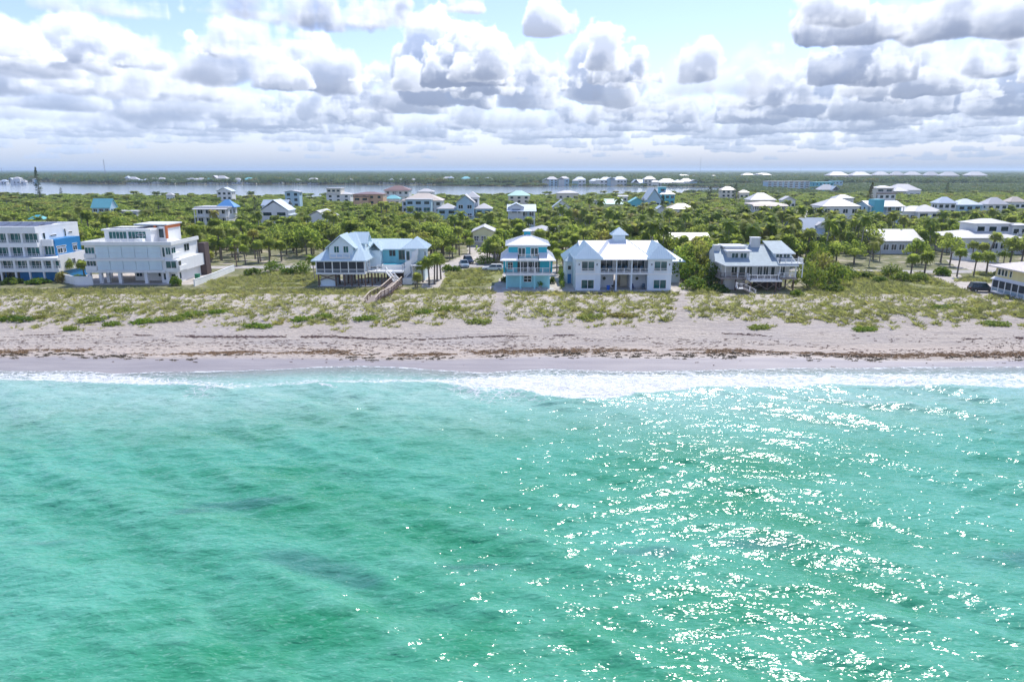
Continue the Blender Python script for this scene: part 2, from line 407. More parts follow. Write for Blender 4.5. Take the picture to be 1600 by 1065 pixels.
GLASS = glass_mat('window_glass', (.012, .035, .045))
TEALGLASS = glass_mat('teal_window_glass', (.010, .085, .085))
SCREEN = paint((.045, .055, .065), .8, .25, 1.2, 'insect_screen')
WHITE = paint((.80, .81, .80), .5, .07, name='white_paint')
TRIM = paint((.82, .83, .82), .45, .05, name='white_trim')
PALEBLUE = paint((.68, .80, .86), .55, .07, name='pale_blue_siding')
CYAN = paint((.025, .46, .56), .55, .10, name='turquoise_stucco')
CYANLOW = paint((.30, .66, .70), .55, .10, name='pale_turquoise_stucco')
AQUA = paint((.26, .66, .71), .55, .08, name='aqua_siding')
ROYAL = paint((.01, .19, .45), .5, .10, name='royal_blue_stucco')
ORANGE = paint((.62, .16, .04), .5, .10, name='orange_stucco')
BROWNSTONE = paint((.11, .075, .07), .8, .25, 1.6, 'brown_stone_cladding')
GREYSIDING = paint((.60, .595, .565), .65, .14, name='grey_shingle_siding')
WHITEROOF = paint((.78, .79, .80), .42, .06, .4, 'white_metal_roof')
BLUEROOF = paint((.60, .73, .78), .4, .06, .4, 'pale_metal_roof')
GREYROOF = paint((.35, .43, .46), .75, .16, 1.2, 'grey_shingle_roof')
FLATROOF = paint((.68, .66, .64), .8, .15, .5, 'white_roof_membrane')
WOOD = paint((.16, .10, .075), .8, .25, 1.5, 'dark_timber')
GREYWOOD = paint((.34, .29, .26), .85, .22, 1.6, 'weathered_timber')
CONCRETE = paint((.50, .49, .47), .85, .15, .8, 'concrete')
DARK = paint((.02, .02, .022), .6, .1, name='dark_metal')
YELLOW = paint((.74, .66, .34), .6, .09, name='yellow_siding')
CREAM = paint((.72, .66, .50), .6, .08, name='cream_stucco')
RAILMAT = paint((.78, .80, .82), .45, .05, name='white_railing')
SOLAR = paint((.015, .018, .05), .2, .1, name='solar_panel_cells')
POOLWATER = paint((.05, .42, .55), .08, .1, name='pool_water')

# ------------------------------------------------------------------ ground
XY = lambda pts, z=LZ: [px(a, b, z) for a, b in pts]
SAND_LOTS = [XY(p) for p in (
    [(640, 421), (682, 416), (700, 409), (730, 396), (736, 380), (784, 378), (790, 395), (774, 403), (748, 413), (730, 420), (690, 425), (640, 427)],
    [(656, 452), (664, 428), (688, 419), (698, 424), (685, 451)],
    [(764, 454), (776, 436), (790, 426), (868, 419), (912, 412), (1046, 412), (1066, 440), (1074, 458), (1050, 458), (905, 458), (868, 458), (790, 458)],
    [(1450, 431), (1498, 428), (1512, 436), (1560, 446), (1640, 452), (1640, 476), (1560, 470), (1530, 462), (1500, 450), (1478, 441)],
    [(1478, 406), (1540, 408), (1640, 418), (1640, 426), (1500, 420)],
    [(120, 428), (330, 426), (330, 436), (300, 444), (120, 446)])]
MOTTLED = [XY(p) for p in ([(310, 412), (340, 388), (520, 384), (560, 400), (540, 414)], [(1290, 420), (1310, 400), (1480, 402), (1500, 421)], [(690, 412), (700, 385), (740, 376), (745, 390)])]
GREEN_LOTS = [XY(p) for p in ([(692, 450), (698, 425), (745, 420), (790, 421), (786, 432), (770, 446)], [(320, 440), (430, 424), (505, 424), (505, 446), (330, 452)], [(1250, 455), (1290, 424), (1440, 426), (1500, 450), (1470, 456)],
    [(1492, 440), (1530, 424), (1600, 432), (1600, 440), (1540, 440)])]
PATHS = [XY(p, 1.7) for p in ([(780, 456), (785, 470), (776, 482), (786, 500), (783, 512)], [(1071, 452), (1064, 472), (1062, 492), (1074, 520)])]
def shore(x): return 86.2 + .7 * np.sin(x / 13.) + .5 * np.sin(x / 5.3 + 1) + .35 * np.sin(x / 31. + 2)
def ground_z(x, y):
    x = np.asarray(x, float); y = np.asarray(y, float); d = y - shore(x)
    z = np.where(d < 0, np.maximum(.06 * d, -5), 1.25 * (1 - np.exp(-np.maximum(d, 0) / 13.)))
    z = z + .04 * (fbm(x * .35, y * .35, 3, 4) - .5) * sstep(2, 8, d)
    toe = 108 + 2.5 * (fbm(x * .06, y * 0, 3, 9) - .5) * 2
    k = sstep(toe - 1, toe + 9, y)
    hump = (fbm(x * .13, y * .17, 4, 2) - .35) * 1.3 + (fbm(x * .5, y * .6, 3, 7) - .5) * .5
    z = z * (1 - k) + k * (LZ + hump * (1 - sstep(125, 135, y)))
    return z
def path_d(x, y): return np.minimum(segdist(PATHS[0], x, y), segdist(PATHS[1], x, y))
def cover(x, y):
    """How much of the dune is under grass, 0 to 1."""
    x = np.asarray(x, float); y = np.asarray(y, float)
    right = sstep(35, 60, x)
    toe = 106.6 + 5 * (fbm(x * .07, y * 0 + 2.2, 3, 9) - .5) * 2 + 2.5 * (fbm(x * .45, y * .3, 2, 12) - .5) * 2
    c = fbm(x * .16, y * .22, 4, 31); f = fbm(x * 1.05, y * 1.5, 3, 33); c = .5 * c + .5 * fbm(x * .33, y * .6, 3, 35)
    dens = .395 + .055 * np.exp(-((y - 114) / 4.) ** 2) - .13 * np.exp(-((y - 125) / 4.) ** 2) * (1 - .35 * right) + .30 * sstep(128.5, 133, y) + .06 * right
    v = sstep(-.01, .11, dens - (.36 * c + .64 * f) - .005)
    return v * sstep(-1.2, 1.2, y - toe) * sstep(.8, 1.4, path_d(x, y) + .5 * (f - .5))
def lots(x, y):
    s = np.zeros(np.shape(x))
    for p in SAND_LOTS: s = np.maximum(s, inpoly(p, x, y))
    for p in MOTTLED: s = np.maximum(s, .34 * inpoly(p, x, y))
    for p in GREEN_LOTS: s = np.where(inpoly(p, x, y), 0, s)
    return s

def ground_material():
    t = NT('sand_and_dune_soil'); P = t.pos()
    wet = t.attr('wet'); cov = t.attr('cover'); inl = t.attr('inland'); lot = t.attr('lot')
    fine = t.noise(2.6, 6, rough=.7); mid = t.noise(.35, 4); big = t.noise(.07, 3)
    streak = t.noise(1., 5, t.scaled(.10, .75, 1), .65)
    sand = t.mix(t.ramp(fine, .35, .7), (.35, .305, .262), (.51, .455, .395))
    sand = t.mix(t.math('MULTIPLY', t.ramp(streak, .42, .66), .75), sand, (.29, .255, .235)); sand = t.mix(t.math('MULTIPLY', t.ramp(big, .45, .65), .45), sand, (.37, .34, .325)); sand = t.mix(t.math('MULTIPLY', t.ramp(t.noise(1., 5, t.scaled(.55, 1.6, 1), .75), .58, .70), .65), sand, (.24, .20, .18))
    dents = t.n('ShaderNodeTexVoronoi', {'Scale': 1.3, 'Randomness': 1.0}); t.set(dents.inputs['Vector'], t.scaled(.8, 1.1, 1))
    sand = t.mix(t.math('MULTIPLY', t.ramp(dents.outputs['Distance'], .45, .15), .18), sand, (.34, .31, .31))
    warm = t.attr('warm'); sand = t.mix(t.math('MULTIPLY', warm, .55), sand, (.50, .42, .35))
    wetc = t.mix(t.ramp(streak, .35, .7), (.29, .255, .235), (.36, .32, .29))
    col = t.mix(wet, sand, wetc)
    grass = t.mix(t.ramp(t.noise(.9, 5, rough=.7), .3, .7), (.23, .21, .095), (.43, .38, .215))
    grass = t.mix(t.ramp(mid, .4, .7), grass, (.22, .24, .085))
    cm = t.ramp(t.math('ADD', cov, t.math('MULTIPLY', t.math('SUBTRACT', fine, .5), .9)), .38, .66)
    dry = t.mix(t.ramp(t.noise(2.2, 4, rough=.7), .46, .62), (.53, .48, .42), (.30, .265, .18))
    dune = t.mix(t.ramp(cov, 0., .01), col, col)
    col = t.mix(t.math('MULTIPLY', t.attr('dune'), .85), col, dry)
    col = t.mix(cm, col, grass)
    soil = t.mix(t.ramp(t.noise(.5, 5, rough=.7), .35, .65), (.11, .13, .045), (.22, .21, .10))
    soil = t.mix(t.ramp(t.noise(.18, 4), .52, .66), soil, (.40, .35, .27))
    col = t.mix(inl, col, soil)
    lawn = t.mix(t.ramp(t.noise(.8, 5, rough=.7), .3, .7), (.15, .18, .05), (.30, .29, .125))
    col = t.mix(t.attr('lawn'), col, lawn)
    lotc = t.mix(t.ramp(t.noise(.6, 5, rough=.65), .3, .75), (.55, .50, .445), (.40, .365, .32))
    lm = t.ramp(t.math('ADD', lot, t.math('MULTIPLY', t.math('SUBTRACT', t.noise(.45, 5, rough=.7), .5), 1.1)), .35, .62)
    col = t.mix(lm, col, lotc)
    h = t.math('ADD', t.math('ADD', t.math('MULTIPLY', fine, .6), t.math('MULTIPLY', dents.outputs['Distance'], .6)), t.math('MULTIPLY', t.noise(1., 4, t.scaled(.5, 1.1, 1), .7), .9))
    rough = t.math('SUBTRACT', .95, t.math('MULTIPLY', wet, .62))
    nb = t.n('ShaderNodeBump', {'Distance': .28}); t.set(nb.inputs['Height'], h); t.set(nb.inputs['Strength'], t.math('SUBTRACT', 1.0, t.math('MULTIPLY', wet, .95)))
    return t.done(t.bsdf(col, rough, nb.outputs[0]))
def build_ground():
    ys = np.concatenate([[-400, -200, -90, 0, 40, 70], np.arange(78, 137, .5), np.arange(137, 240, 1.5), np.arange(240, 700, 14), np.geomspace(700, 60000, 40)])
    xf = np.arange(-130, 130.1, .75); xo = np.geomspace(140, 60000, 34)
    xs = np.concatenate([-xo[::-1], xf, xo])
    X, Y = np.meshgrid(xs, ys); Z = ground_z(X, Y)
    d = Y - shore(X)
    wet = 1 - sstep(3.0, 4.8, d + .8 * (fbm(X * .1, Y * .1, 3, 5) - .5))
    cov = np.where((Y > 100) & (Y < 150), cover(X, Y), 0.)
    L = lots(X, Y) * sstep(128, 130, Y)
    lawn = np.zeros(X.shape)
    for p in GREEN_LOTS: lawn = np.maximum(lawn, inpoly(p, X, Y))
    warm = sstep(88.5, 91, Y) * (1 - sstep(94, 97, Y))
    dune = sstep(108, 113, Y) * np.where(Y < 140, sstep(.9, 1.5, path_d(X, Y)), 1)
    inl = sstep(134, 139, Y + 3 * (fbm(X * .2, Y * .2, 3, 8) - .5))
    me = npmesh('ground', np.stack([X, Y, Z], -1).reshape(-1, 3), gridfaces(len(xs), len(ys)), ground_material(),
                dict(wet=wet, cover=cov, lot=L, lawn=lawn, warm=warm, dune=dune, inland=inl))
    setting(link('ground', me))
build_ground()

def strip(name, pts, w, mat, z=.004, kind='structure', seg=3.):
    """A ribbon of road on the flat land."""
    P = [Vector((*p, 0)) for p in pts]; out = []
    for a, b in zip(P[:-1], P[1:]):
        n = max(1, int((b - a).length / seg)); out += [a.lerp(b, i / n) for i in range(n)]
    out.append(P[-1]); V = []; F = []
    for i, p in enumerate(out):
        d = (out[min(i + 1, len(out) - 1)] - out[max(i - 1, 0)]).normalized(); q = Vector((-d.y, d.x, 0)); k = 1 + .05 * math.sin(i * 1.7)
        for s in (-1, 1):
            e = p + q * s * w / 2 * k; V.append((e.x, e.y, LZ + z))
        if i: F.append((2 * i - 2, 2 * i - 1, 2 * i + 1, 2 * i))
    return setting(link(name, npmesh(name, V, F, mat)), kind)
def asphalt():
    t = NT('sandy_asphalt'); c = t.mix(t.ramp(t.noise(.6, 5, rough=.7), .3, .7), (.28, .27, .26), (.44, .42, .40))
    return t.done(t.bsdf(t.mix(t.ramp(t.noise(.15, 3), .5, .7), c, (.46, .42, .37)), .9, t.bump(t.noise(12, 3), .02)))
ASPHALT = asphalt()
ROAD = [(-320, 172), (-150, 168.5), (-95, 168), (-60, 169), (-20, 171), (20, 172), (60, 166), (90, 161), (125, 162), (190, 172), (330, 190)]
strip('beach_road', ROAD, 5.0, ASPHALT, .03)
strip('side_road', [px(738, 414), px(752, 400), px(762, 388), (-8, 260), (2, 330), (10, 450)], 3.6, paint((.58, .53, .47), .9, .2, .5, 'shell_drive'), .02)

# ------------------------------------------------------------------ sea
def sea_material():
    t = NT('sea_water'); P = t.pos(); dep = t.attr('depth'); foam = t.attr('foam'); weed = t.attr('weed')
    sepx = t.n('ShaderNodeSeparateXYZ'); t.set(sepx.inputs[0], P)
    cl = t.noise(.055, 4, t.scaled(.7, 1.2, 1), .6); c2 = t.noise(.24, 4, rough=.6)
    deep = t.mix(t.ramp(cl, .30, .66), (.018, .218, .096), (.088, .355, .25))
    deep = t.mix(t.math('MULTIPLY', t.ramp(c2, .45, .72), .45), deep, (.13, .39, .29))
    shal = t.mix(t.ramp(c2, .35, .65), (.25, .46, .39), (.33, .52, .45))
    col = t.mix(t.ramp(t.math('ADD', dep, t.math('MULTIPLY', t.math('SUBTRACT', cl, .5), 10.)), 5, 30), shal, deep)
    sandy = t.mix(.5, (.36, .42, .36), (.22, .40, .35))
    col = t.mix(t.ramp(dep, 7., 1.), col, sandy)
    hh = t.attr('height'); col = t.mix(t.math('MULTIPLY', t.ramp(hh, .05, .32), .30), col, (.16, .46, .34)); col = t.mix(t.math('MULTIPLY', t.ramp(hh, -.03, -.26), .24), col, (.012, .16, .085))  # light through crests and dark troughs put into the water colour
    rc = t.noise(1., 2, t.scaled(1.3, 3.4, 1, .42), .6, .6); col = t.mix(t.math('MULTIPLY', t.ramp(rc, .42, .30), .34), col, (.012, .17, .09)); col = t.mix(t.math('MULTIPLY', t.ramp(rc, .60, .72), .35), col, (.22, .47, .38))  # ripple shading painted into the colour as dark and light streaks
    rd = t.noise(1., 2, t.scaled(2.4, 6.5, 1, .38), .6, .5); col = t.mix(t.math('MULTIPLY', t.ramp(rd, .58, .70), .30), col, (.24, .50, .40)); col = t.mix(t.math('MULTIPLY', t.ramp(rd, .42, .30), .28), col, (.012, .16, .085))  # finer ripples, their light and dark sides also painted in
    col = t.mix(t.math('MULTIPLY', weed, .55), col, (.04, .13, .125))
    ripple = t.noise(1., 1, t.scaled(1.5, 3.3, 1, .35), .4, .6); rip2 = t.noise(1., 1, t.scaled(2.6, 5.0, 1, -.35), .4, .5); rip3 = t.noise(1., 1, t.scaled(.5, 1.25, 1, .55), .5, .5)
    n1 = t.bump(rip3, .16, 1.); n2 = t.bump(ripple, .082, 1., n1); n3 = t.bump(rip2, .034, 1., n2)
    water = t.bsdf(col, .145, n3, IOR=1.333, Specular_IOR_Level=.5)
    # thin sheet of water over the sand at the very edge
    tr = t.n('ShaderNodeBsdfTransparent').outputs[0]
    edge = t.n('ShaderNodeMixShader'); t.set(edge.inputs[0], t.ramp(dep, -2.2, 5.5)); t.set(edge.inputs[1], tr); t.set(edge.inputs[2], water)
    # foam: lace of broken bubbles where the breakers run
    wv = t.n('ShaderNodeTexNoise', {'Scale': .8, 'Detail': 3.}); t.set(wv.inputs['Vector'], P)
    warp = t.n('ShaderNodeVectorMath', operation='MULTIPLY_ADD'); t.set(warp.inputs[0], wv.outputs['Color']); warp.inputs[1].default_value = (1.5, 1.5, 0); t.set(warp.inputs[2], P)
    vo = t.n('ShaderNodeTexVoronoi', {'Scale': 1.15}, feature='DISTANCE_TO_EDGE'); t.set(vo.inputs['Vector'], t.scaled(.75, 1.3, 1, 0, warp.outputs[0]))
    vo2 = t.n('ShaderNodeTexVoronoi', {'Scale': 2.9}, feature='DISTANCE_TO_EDGE'); t.set(vo2.inputs['Vector'], t.scaled(.75, 1.3, 1, 0, warp.outputs[0]))
    lace = t.math('MAXIMUM', t.ramp(vo.outputs['Distance'], .22, .0), t.math('MULTIPLY', t.ramp(vo2.outputs['Distance'], .20, .0), .8))
    fn = t.noise(.9, 6, t.scaled(.6, 1.3, 1), .7)
    lv = t.math('ADD', t.math('MULTIPLY', lace, .46), t.math('MULTIPLY', fn, .80))
    fm = t.ramp(t.math('ADD', lv, t.math('MULTIPLY', foam, .86)), .92, 1.30)
    fcol = t.mix(t.noise(3., 4), (.52, .55, .57), (.72, .74, .74))
    fo = t.bsdf(fcol, .7, t.bump(lv, .18))
    mx = t.n('ShaderNodeMixShader'); t.set(mx.inputs[0], t.math('MULTIPLY', fm, t.ramp(foam, .02, .2))); t.set(mx.inputs[1], edge.outputs[0]); t.set(mx.inputs[2], fo)
    return t.done(mx.outputs[0])
def curve(pts, z=0.):
    """A line across the surf, given in photograph pixels, as distance from the camera line over x."""
    q = sorted(px(a, b, z) for a, b in pts); return np.array([a for a, b in q]), np.array([b for a, b in q])
SWASH = curve([(-120, 580), (0, 579), (60, 580), (120, 579), (180, 584), (240, 581), (330, 580), (420, 577), (500, 574), (560, 573), (640, 575), (700, 579), (760, 582), (850, 576), (900, 578), (1000, 580), (1100, 578), (1250, 575), (1400, 575), (1600, 574), (1720, 575)])
CREST = curve([(-120, 600), (0, 596), (70, 596), (120, 599), (200, 604), (300, 606), (360, 608), (420, 604), (500, 600), (600, 599), (690, 600), (740, 609), (800, 611), (850, 621), (900, 627), (945, 626), (1000, 618), (1060, 611), (1120, 607), (1250, 607), (1330, 604), (1450, 606), (1600, 608), (1720, 606)])
INNER = curve([(-120, 586), (0, 585), (100, 586), (200, 592), (300, 600), (400, 603), (500, 598), (600, 597), (690, 596), (740, 594), (800, 591), (900, 590), (1000, 590), (1100, 590), (1250, 589), (1400, 588), (1600, 587), (1720, 588)])
FPOW = (np.array([px(a, 600, 0)[0] for a in (-120, 0, 120, 250, 350, 420, 520, 680, 740, 800, 1000, 1130, 1250, 1400, 1600, 1720)]), np.array([.45, .55, .8, .75, .45, .30, .52, .62, .85, 1., 1., .9, .78, .72, .62, .6]))
def build_sea():
    xs = np.arange(-96, 96.01, .22); ys = np.arange(22, 92.01, .17)
    X, Y = np.meshgrid(xs, ys); S = shore(X)
    sw = np.interp(X, *SWASH) + .35 * (fbm(X * .5, Y * 0, 3, 3) - .5); cr = np.interp(X, *CREST) + .5 * (fbm(X * .6, Y * 0, 3, 6) - .5); inn = np.interp(X, *INNER); pw = np.interp(X, *FPOW)
    dep = sw - Y
    # waves: swell that bends towards the beach and shorter wind waves across it
    calm = .25 + .75 * sstep(1, 14, dep)
    rng = np.random.default_rng(5); Z = np.zeros(X.shape)
    wx = X + 3. * (fbm(X * .05, Y * .05, 3, 21) - .5); wy = Y + 3. * (fbm(X * .05, Y * .05, 3, 22) - .5)
    amp = .35 + 1.3 * fbm(X * .06, Y * .09, 3, 23)
    for k in range(40):
        if k < 10: lam = rng.uniform(4.5, 9.5); th = R(rng.normal(58, 9)); a = .0075 * lam
        elif k < 22: lam = rng.uniform(1.8, 4.2); th = R(rng.normal(62, 20)); a = .0085 * lam
        else: lam = rng.uniform(.9, 2.2); th = R(rng.normal(105, 26)); a = .0078 * lam
        kx, ky = math.cos(th), math.sin(th); ph = 2 * math.pi * ((wx * kx + wy * ky) / lam + rng.random())
        Z += a * (np.sin(ph) - .28 * np.cos(2 * ph)) * .70
    Z *= amp * calm; H0 = Z.copy()
    # the breaker: a ridge whose seaward face is green and whose crest is white
    q = Y - cr; Z += .34 * np.exp(-np.where(q < 0, (q / 1.6) ** 2, (q / .9) ** 2)) * np.clip(pw * 1.2, .3, 1)
    for (xa, ya, xb, yb_, h) in ((1180, 616, 1420, 634, .22), (1090, 628, 1270, 652, .18), (270, 603, 360, 611, .25), (1230, 622, 1600, 650, .16), (1000, 700, 1330, 780, .12)):
        a = px(xa, ya, 0); b = px(xb, yb_, 0); dd = segdist([a, b], X, Y); Z += h * np.exp(-(dd / .8) ** 2)
    # lie on the beach at the edge
    gz = ground_z(X, Y)
    runup = gz + .03 + .03 * sstep(0, 2, dep)
    Z = np.where(dep < 6, np.maximum(Z * sstep(-.5, 6, dep) + .02, runup), Z)
    Z = np.where(dep < -.15, gz - .05, Z)
    # foam
    inside = sstep(-.25, .35, Y - cr) * (1 - sstep(-.4, .1, Y - sw))
    band = sstep(-.25, .4, Y - cr) * (1 - sstep(0., 1.8, Y - inn))
    f = pw * (.62 * band + .36 * inside) + .42 * np.exp(-((Y - cr) / .45) ** 2) * pw
    f = np.maximum(f, .52 * np.exp(-((Y - sw + .2) / .3) ** 2))
    trail = sstep(-7, -.2, Y - cr) * (Y < cr) * (.36 * np.exp(-((X - px(760, 625, 0)[0]) / 7.) ** 2) + .30 * np.exp(-((X - px(310, 615, 0)[0]) / 2.6) ** 2) + .14 * np.exp(-((X - px(60, 605, 0)[0]) / 9) ** 2))
    f = np.maximum(f, trail * 1.25)
    for (xa, ya, xb, yb_, w, s) in ((270, 603, 362, 610, .4, .85), (500, 603, 525, 607, .3, .6), (1185, 617, 1262, 631, .28, .55), (1300, 626, 1400, 632, .25, .5)):
        f = np.maximum(f, s * np.exp(-(segdist([px(xa, ya, 0), px(xb, yb_, 0)], X, Y) / w) ** 2))
    crest = sstep(.26, .42, Z) * (dep > 8); f = np.maximum(f, .22 * crest)
    f = f * (dep > -.25)
    weed = np.zeros(X.shape)
    for (cx, cy, sx, sy, s, tl) in ((370, 785, 4.2, .9, 1., .1), (300, 800, 2.5, .7, .8, .35), (480, 880, 4.2, 1.4, .95, -.35), (560, 905, 2.4, 1., .7, -.2), (740, 885, 2.6, .6, .8, .1), (1010, 860, 3.2, .9, .75, 0), (1190, 848, 3.4, 1.1, .85, -.1), (1590, 870, 4, 1.5, .7, 0), (1250, 686, 1.4, .5, .9, 0), (860, 632, 2.4, .5, .8, .1), (60, 850, 4, .8, .5, .2), (930, 640, 1.6, .4, .5, 0)):
        ox, oy = px(cx, cy, 0); u = (X - ox) * math.cos(tl) + (Y - oy) * math.sin(tl); v = -(X - ox) * math.sin(tl) + (Y - oy) * math.cos(tl)
        weed = np.maximum(weed, s * np.exp(-(u / sx) ** 2 - (v / sy) ** 2))
    weed = sstep(.12, .8, weed * (.45 + 1.1 * fbm(X * .5, Y * .8, 4, 41)))
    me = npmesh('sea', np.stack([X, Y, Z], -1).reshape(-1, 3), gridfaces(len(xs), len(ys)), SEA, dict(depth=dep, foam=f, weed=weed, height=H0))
    setting(link('sea', me))
SEA = sea_material()
build_sea()
# the open gulf outside the picture, round the detailed piece
def outer_sea():
    V = []; F = []
    xo, xi, y0, y1, yb = 5000, 96, -5000, 22, 85
    for x0, x1, ya, yb_ in ((-xo, xo, y0, y1), (-xo, -xi, y1, yb), (xi, xo, y1, yb)):
        n = len(V); V += [(x0, ya, 0), (x1, ya, 0), (x1, yb_, 0), (x0, yb_, 0)]; F.append((n, n + 1, n + 2, n + 3))
    nv = len(V)
    setting(link('open_sea', npmesh('open_sea', V, F, SEA, dict(depth=np.full(nv, 60.), foam=np.zeros(nv), weed=np.zeros(nv), height=np.zeros(nv)))))
outer_sea()

# ------------------------------------------------------------------ bay behind the island
def bay_material():
    t = NT('bay_water'); c = t.mix(t.ramp(t.noise(.004, 3, t.scaled(.3, 1, 1)), .35, .65), (.16, .22, .28), (.22, .29, .35))
    return t.done(t.bsdf(c, .12, t.bump(t.noise(1., 3, t.scaled(.3, .6, 1)), .03, .5), IOR=1.333))
BAY = [(-9000, 640), (-500, 600), (-200, 585), (0, 600), (150, 640), (225, 730), (262, 820), (285, 900), (270, 940), (200, 965), (100, 985), (0, 990), (-100, 1035), (-210, 1095), (-560, 1105), (-650, 1130), (-760, 1190), (-850, 1320), (-1000, 1390), (-1500, 1450), (-9000, 1500)]
setting(MB().poly(*[(x, y, LZ + .15) for x, y in BAY]).build('bay', bay_material()))

# ------------------------------------------------------------------ building kit
FOOT = []                                 # ground taken by buildings, kept free of trees: x0, x1, y0, y1
def block(par, x0, x1, y0, y1, z0, z1, mat, name='wall', label=None): return MB().box(x0, x1, y0, y1, z0, z1).build(name, mat, par, label=label)
_wm = {}
def window(par, x0, x1, z0, z1, at, face='f', panes=2, glass=None, frame=None, fw=.07, rows=1, sub=True):
    """A glazed opening in a wall: the glass is the part, its frame with mullions the sub-part. face f, l, r = looking to -y, -x, +x."""
    glass = glass or GLASS; frame = frame or TRIM; w = x1 - x0; h = z1 - z0
    key = (round(w, 2), round(h, 2), face, panes, glass.name, frame.name, fw, rows)
    if key not in _wm:
        def put(mb, a, b, c, d, e, f):    # across, out (negative = outwards), up
            if face == 'f': mb.box(a, b, c, d, e, f)
            elif face == 'r': mb.box(-d, -c, a, b, e, f)
            else: mb.box(c, d, a, b, e, f)
        g = MB(); put(g, 0, w, -.02, .05, 0, h)
        m = MB()
        for a, b, e, f in ((-fw, 0, -fw, h + fw), (w, w + fw, -fw, h + fw), (0, w, h, h + fw), (0, w, -fw, 0)): put(m, a, b, -.07, .03, e, f)
        for i in range(1, panes): q = w * i / panes; put(m, q - fw / 2, q + fw / 2, -.05, -.022, 0, h)
        for i in range(1, rows):
            q = h * i / rows
            for k in range(panes): put(m, w * k / panes + fw / 2, w * (k + 1) / panes - fw / 2, -.05, -.022, q - fw / 2, q + fw / 2)
        _wm[key] = (g.mesh('window', glass), m.mesh('frame', frame))
    gm, fm = _wm[key]; loc = (x0, at, z0) if face == 'f' else (at, x0, z0)
    o = link('window', gm, par, loc)
    if sub: link('frame', fm, o)
    return o
def railing(par, pts, h=1.05, mat=None, step=.28, post=1.8, thin=.035, solid=False):
    mb = MB(); mat = mat or RAILMAT
    for a, b in zip(pts[:-1], pts[1:]):
        a = Vector(a); b = Vector(b); up = Vector((0, 0, 1)); Lh = (b - a).length
        mb.bar(a + up * h, b + up * h, .10, .07); mb.bar(a + up * .14, b + up * .14, .06, .06)
        n = max(1, round(Lh / post))
        for i in range(n + 1): p = a.lerp(b, i / n); mb.bar(p, p + up * (h + .06), .12)
        k = max(1, int(Lh / step))
        for i in range(1, k): p = a.lerp(b, i / k); mb.bar(p + up * .17, p + up * (h - .035), thin)
    return mb.build('railing', mat, par)
def ribs(mb, poly, sp=.55, w=.05, h=.05):
    """Standing seams on a roof plane whose first edge is the eave."""
    P = [Vector(p) for p in poly]; u = (P[1] - P[0]).normalized(); n = u.cross(P[2] - P[0]).normalized()
    if n.z < 0: n = -n
    v = n.cross(u)
    if v.z < 0: v = -v
    q = [((p - P[0]).dot(u), (p - P[0]).dot(v)) for p in P]; lo = min(a for a, b in q); hi = max(a for a, b in q)
    s = lo + sp * .6
    while s < hi - .1:
        c = []
        for (a0, b0), (a1, b1) in zip(q, q[1:] + q[:1]):
            if (a0 - s) * (a1 - s) < 0: c.append(b0 + (b1 - b0) * (s - a0) / (a1 - a0))
        if len(c) >= 2:
            b0, b1 = min(c), max(c)
            if b1 - b0 > .25: mb.bar(P[0] + u * s + v * (b0 + .03) + n * .02, P[0] + u * s + v * (b1 - .03) + n * .02, w, h, n)
        s += sp
def hip_roof(par, x0, x1, y0, y1, z, rise, mat, t=.2, inset=None, seams=0, name='roof', label=None):
    w, d = x1 - x0, y1 - y0; e = z + t; r = z + t + rise
    if w >= d:
        i = d / 2 if inset is None else inset; A = (x0 + i, (y0 + y1) / 2, r); B = (x1 - i, (y0 + y1) / 2, r)
    else:
        i = w / 2 if inset is None else inset; A = ((x0 + x1) / 2, y0 + i, r); B = ((x0 + x1) / 2, y1 - i, r)
    c = [(x0, y0, e), (x1, y0, e), (x1, y1, e), (x0, y1, e)]; mb = MB()
    one = (Vector(A) - Vector(B)).length < .05
    if one: fs = [(c[0], c[1], A), (c[1], c[2], A), (c[2], c[3], A), (c[3], c[0], A)]
    elif w >= d: fs = [(c[0], c[1], B, A), (c[1], c[2], B), (c[2], c[3], A, B), (c[3], c[0], A)]
    else: fs = [(c[0], c[1], A), (c[1], c[2], B, A), (c[2], c[3], B), (c[3], c[0], A, B)]
    b = [(p[0], p[1], z) for p in c]
    for f in fs: mb.poly(*f)
    mb.poly(*b[::-1])
    for k in range(4): mb.poly(b[k], b[(k + 1) % 4], c[(k + 1) % 4], c[k])
    if seams:
        for f in fs[:4]: ribs(mb, f, seams)
    return mb.build(name, mat, par, label=label)
def gable_roof(par, x0, x1, y0, y1, z, rise, mat, axis='y', t=.2, seams=0, name='roof'):
    """Two slopes with thickness; the ridge runs along axis."""
    mb = MB()
    if axis == 'y': m = (x0 + x1) / 2; prof = [(x0, z), (m, z + rise), (x1, z)]; ext = (y0, y1); P = lambda a, h, e: (a, e, h)
    else: m = (y0 + y1) / 2; prof = [(y0, z), (m, z + rise), (y1, z)]; ext = (x0, x1); P = lambda a, h, e: (e, a, h)
    lo = [[P(a, h, e) for a, h in prof] for e in ext]; hi = [[P(a, h + t, e) for a, h in prof] for e in ext]
    for i in (0, 1):
        mb.poly(hi[0][i], hi[0][i + 1], hi[1][i + 1], hi[1][i]); mb.poly(lo[0][i], lo[1][i], lo[1][i + 1], lo[0][i + 1])
        for k in (0, 1): mb.poly(lo[k][i], lo[k][i + 1], hi[k][i + 1], hi[k][i])
    for i in (0, 2): mb.poly(lo[0][i], hi[0][i], hi[1][i], lo[1][i])
    if seams:
        for i, j in ((0, 1), (2, 1)): ribs(mb, (hi[0][i], hi[1][i], hi[1][j], hi[0][j]), seams)
    return mb.build(name, mat, par)
